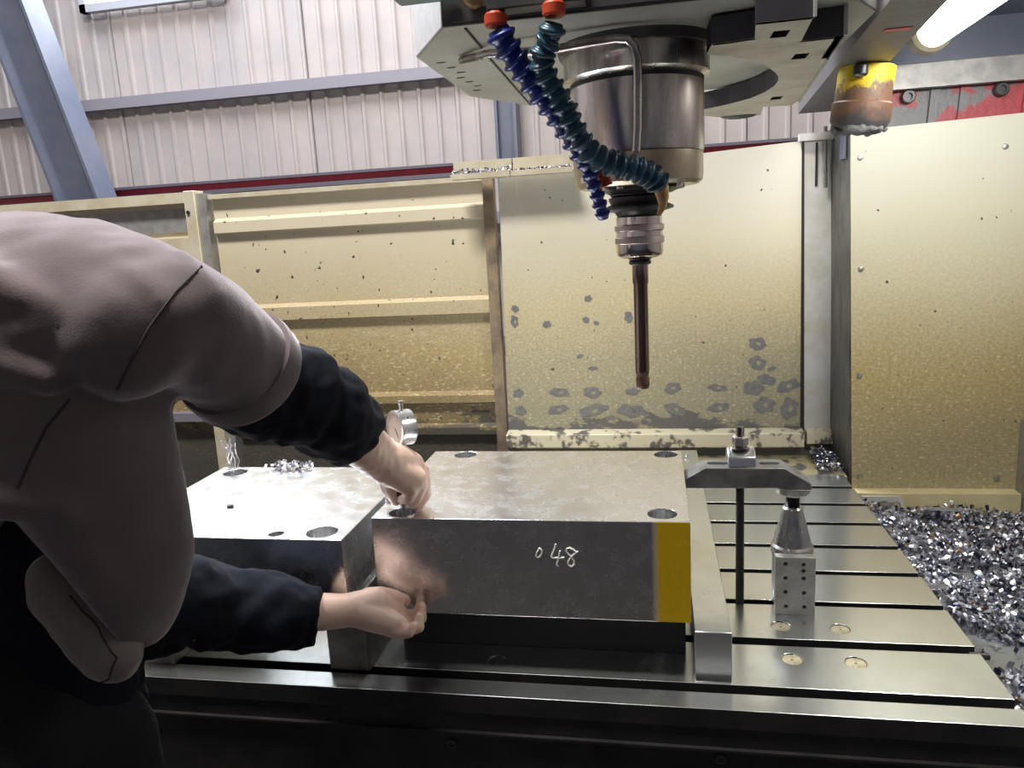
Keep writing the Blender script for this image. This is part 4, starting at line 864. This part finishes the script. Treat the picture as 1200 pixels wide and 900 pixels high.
obj('seam', MB().tube(on_vest([(-0.576, 0.66, 1.413), (-0.608, 0.66, 1.385), (-0.635, 0.66, 1.349), (-0.66, 0.66, 1.312)]), 0.0014, 6), M['seam'], vest)
POCKET = [((x * 0.975 - 0.012), 1.55 + (z - 0.012 - 1.55) * 0.975) for x, z in POCKET]
mb = MB(); pillow(mb, POCKET, 0.700, 0.032, 0.05, 0.05, 0.007)
pk = merged('pocket_flap', mb, M['fleece_light'], vest, 0.005, 6, [(0.006, 0.03)])
o_ = wloc(pk); line = []
cx_ = sum(p[0] for p in POCKET) / len(POCKET); cz_ = sum(p[1] for p in POCKET) / len(POCKET)
for a, b_ in zip(POCKET, POCKET[1:] + POCKET[:1]):
    for k in range(4):
        x = a[0] + (b_[0] - a[0]) * k / 4; z = a[1] + (b_[1] - a[1]) * k / 4
        x, z = cx_ + (x - cx_) * 0.80, cz_ + (z - cz_) * 0.84
        hit, loc, nrm, _ = pk.ray_cast(Vector((x, 0.5, z)) - o_, Vector((0, 1, 0)))
        if hit: line.append(loc + o_)
if len(line) > 8: obj('pocket_seam', MB().tube(line[4:34], 0.0012, 6), M['seam'], pk)
# sweater: trunk under the vest and both sleeves
mb = MB(); pillow(mb, INNER, 0.80, 0.10, 0.10, 0.12)
for k in ('sleeve_r', 'sleeve_l'): mb.tube([p[:3] for p in CH[k]], [p[3] for p in CH[k]], 26)
mb.chain([(-0.90, 0.78, 1.40, 0.07), (-0.88, 0.80, 1.24, 0.066), (-0.80, 0.80, 1.18, 0.066)])
merged('sweater', mb, M['navy'], person, 0.006, 4, [(0.012, 0.05), (0.006, 0.025)])
# trousers and shoes
mb = MB()
mb.chain([(-0.84, 0.78, 1.0, 0.15), (-0.82, 0.76, 0.92, 0.155)])
mb.chain([(-0.755, 0.78, 0.92, 0.10), (-0.75, 0.80, 0.50, 0.075), (-0.755, 0.74, 0.10, 0.062)])
mb.chain([(-0.91, 0.74, 0.90, 0.10), (-0.94, 0.72, 0.50, 0.075), (-0.96, 0.66, 0.10, 0.062)])
merged('trousers', mb, M['trouser'], person, 0.012, 6, [(0.015, 0.09)])
for x, y in ((-0.755, 0.76), (-0.96, 0.68)):
    mb = MB().chain([(x, y - 0.04, 0.045, 0.043), (x + 0.01, y + 0.06, 0.04, 0.040), (x + 0.02, y + 0.17, 0.035, 0.033)]); merged('shoe', mb, M['black'], person, 0.008, 4)
# ================================================================== SWARF
def chip_verts(L_, w, curl, bow, th=0.0006):
    n = 5; t = np.linspace(-0.5, 0.5, n)
    ang = t * curl; R_ = L_ / max(curl, 1e-3)
    c = np.stack([R_ * np.sin(ang), np.zeros(n), R_ * (1 - np.cos(ang))], 1)
    side = np.array([0, 1, 0]) * w / 2
    lift = np.array([bow * L_, 0, 0.0])
    return np.concatenate([c - side, c + side + lift * 0.3])
CF = [(i, i + 1, i + 6, i + 5) for i in range(4)]
def rand_rot():
    q = RNG.normal(size=4); q /= np.linalg.norm(q); w, x, y, z = q
    return np.array([[1 - 2 * (y * y + z * z), 2 * (x * y - z * w), 2 * (x * z + y * w)], [2 * (x * y + z * w), 1 - 2 * (x * x + z * z), 2 * (y * z - x * w)], [2 * (x * z - y * w), 2 * (y * z + x * w), 1 - 2 * (x * x + y * y)]])
def swarf(name, pos, size, mats, probs, label, cat='metal chips', parent=None):
    mb = MB(); ms = RNG.choice(len(mats), len(pos), p=probs)
    for p, mi in zip(pos, ms):
        L_ = size * RNG.uniform(0.6, 1.5); v = chip_verts(L_, L_ * RNG.uniform(0.25, 0.5), RNG.uniform(0.8, 4.0), RNG.uniform(-0.6, 0.6)) @ rand_rot().T + np.array(p)
        mb.add(v.tolist(), CF, int(mi), False)
    o_ = obj(name, mb, mats, parent, normals=False); o_['kind'] = 'stuff'
    if label: tag(o_, label, cat)
    return o_
MS = [M['chip_bright'], M['chip_grey'], M['chip_blue'], M['chip_gold']]
def bare(x, y):   # wet tray floor shows through here
    return (abs(y - (1.80 + 0.10 * (x - 0.7))) < 0.035 + 0.02 * math.sin(x * 30) and x > 0.66) or (abs(y - (1.47 - 0.25 * (x - 0.62))) < 0.075 + 0.02 * math.sin(x * 25) and x > 0.52 and x < 0.90)
def pile_h(x, y):
    return 0.012 + 0.030 * (0.5 + 0.5 * math.sin(x * 17 + 2) * math.sin(y * 13 + x * 5)) + 0.03 * max(0, (y - 1.9) / 0.25)
pts = []
while len(pts) < 9000:
    x, y = RNG.uniform(0.522, 0.945), RNG.uniform(1.0, 2.148)
    if bare(x, y) and RNG.random() > 0.03: continue
    pts.append((x, y, 0.718 + pile_h(x, y) * RNG.random() ** 0.6))
swarf('chip_pile', pts, 0.018, MS, [0.45, 0.34, 0.18, 0.03], 'heap of curled silver and blue metal chips in the wet tray')
under = MB()
gx, gy = np.linspace(0.517, 0.949, 40), np.linspace(0.96, 2.152, 90)
vs = [(x, y, 0.7145 if bare(x, y) else 0.716 + pile_h(x, y) * 0.62 + RNG.uniform(-0.003, 0.003)) for y in gy for x in gx]
under.add(vs, [(j * 40 + i, j * 40 + i + 1, (j + 1) * 40 + i + 1, (j + 1) * 40 + i) for j in range(89) for i in range(39)])
o_ = obj('fine_swarf', under, mat('fine_swarf', (0.10, 0.10, 0.12), 0.4, 0.7, color2=(0.3, 0.3, 0.33), scale=160, bmp=(200, 0.9, 0.004)), normals=False); o_['kind'] = 'stuff'; tag(o_, 'dark fine swarf bed beneath the curled chips in the tray', 'metal chips')
# larger curls lying on top, one by one
big_me = []
for k in range(6):
    mb = MB(); L_ = 0.045
    v = []; n = 12
    for i in range(n):
        t = i / (n - 1); a = t * (2.0 + 2.2 * k)
        for s_ in (-1, 1): v.append((L_ * (t - 0.5) , 0.006 * math.cos(a) + s_ * 0.004 * math.sin(a), 0.006 * math.sin(a) + s_ * 0.004 * math.cos(a)))
    mb.add(v, [(2 * i, 2 * i + 1, 2 * i + 3, 2 * i + 2) for i in range(n - 1)], 0, True)
    big_me.append(mesh_of('long_chip', mb, [M['chip_bright'], M['chip_grey']][k % 2]))
cnt = 0
while cnt < 70:
    x, y = RNG.uniform(0.54, 0.93), RNG.uniform(1.15, 2.13)
    if bare(x, y): continue
    o_ = bpy.data.objects.new('long_chip', big_me[cnt % 6]); col.objects.link(o_)
    o_.location = (x, y, 0.722 + pile_h(x, y)); o_.rotation_euler = (RNG.uniform(-3, 3), RNG.uniform(-0.35, 0.35), RNG.uniform(0, 6.28)); s_ = RNG.uniform(0.5, 0.95); o_.scale = (s_, s_ * 0.9, s_ * 0.9)
    tag(o_, 'longer twisted silver chip lying on top of the swarf heap', 'metal chip', 'long chips on the swarf heap'); cnt += 1
# whiter flat offcuts
for x, y, rz, L_, lb in ((0.74, 2.10, 0.05, 0.10, 'long white flat shaving at the back edge of the tray'), (0.575, 1.66, 0.25, 0.055, 'fat white shaving beside the table edge')):
    mb = MB(); n = 8
    v = [(L_ * (i / (n - 1) - .5), 0.006 * math.cos(a), 0.006 * math.sin(a)) for i in range(n) for a in np.linspace(-0.4, 3.2, 6)]
    mb.add(v, [(i * 6 + j, i * 6 + j + 1, (i + 1) * 6 + j + 1, (i + 1) * 6 + j) for i in range(n - 1) for j in range(5)], 0, True)
    o_ = obj('flat_shaving', mb, M['alu'], origin=(0, 0, 0)); o_.location = (x, y, 0.73 + pile_h(x, y)); o_.rotation_euler = (0.2, 0.05, rz); tag(o_, lb, 'metal chip')
pts = [(RNG.uniform(0.445, 0.505), RNG.uniform(2.19, 2.35), 0.85 + 0.03 * RNG.random() + 0.0) for _ in range(420)]
swarf('chip_pile', pts, 0.011, MS, [0.22, 0.28, 0.5, 0.0], 'small heap of dark chips at the rear corner below the dark post')
tag(obj('rear_shelf', MB().box((-0.47, 2.17, 0.78), (0.515, 2.38, 0.842)), M['lower']), 'oily rear shelf behind the machine table', 'shelf')
pts = [(x, RNG.uniform(2.333, 2.366), 1.732 + 0.016 * RNG.random() * (1.2 if x < -0.42 else 0.6)) for x in RNG.uniform(-0.595, -0.235, 420)]
swarf('chip_pile', pts, 0.010, MS, [0.15, 0.35, 0.5, 0.0], 'thin row of dark chips on the ledge above the middle panel')
pts = [(-0.80 + 0.10 * RNG.random(), 1.405 + 0.015 * RNG.random(), 1.104 + 0.010 * RNG.random()) for _ in range(60)]
swarf('chip_pile', pts, 0.014, MS, [0.6, 0.3, 0.1, 0.0], 'scatter of bright chips at the back edge of the second block')
# stringy swarf hanging on the guard behind second block
mb = MB()
for k in range(9):
    p = Vector((-0.875 + RNG.uniform(-0.012, 0.012), 1.41 + RNG.uniform(-0.01, 0.012), 1.098)); path = []
    for i in range(9):
        path.append(p.copy()); p += Vector((RNG.uniform(-0.006, 0.006), RNG.uniform(-0.004, 0.004), RNG.uniform(0.004, 0.012)))
    mb.tube(path, 0.0009, 5)
o_ = obj('stringy_swarf', mb, M['chip_bright']); o_['kind'] = 'stuff'; tag(o_, 'tuft of stringy bright swarf standing in the rear bore of second block', 'metal chips')
for x, y, z, lb in ((0.113, 1.60, T, 'tiny bright chip on the table beside the parallel bar'), (0.078, 2.05, 0.936, 'tiny bright chip on the far end of the parallel bar')):
    mb = MB().ball((x, y, z + 0.005), 0.006, 6, 4, (1.0, 0.7, 0.8)); tag(obj('small_chip', mb, M['alu'], normals=True), lb, 'metal chip')
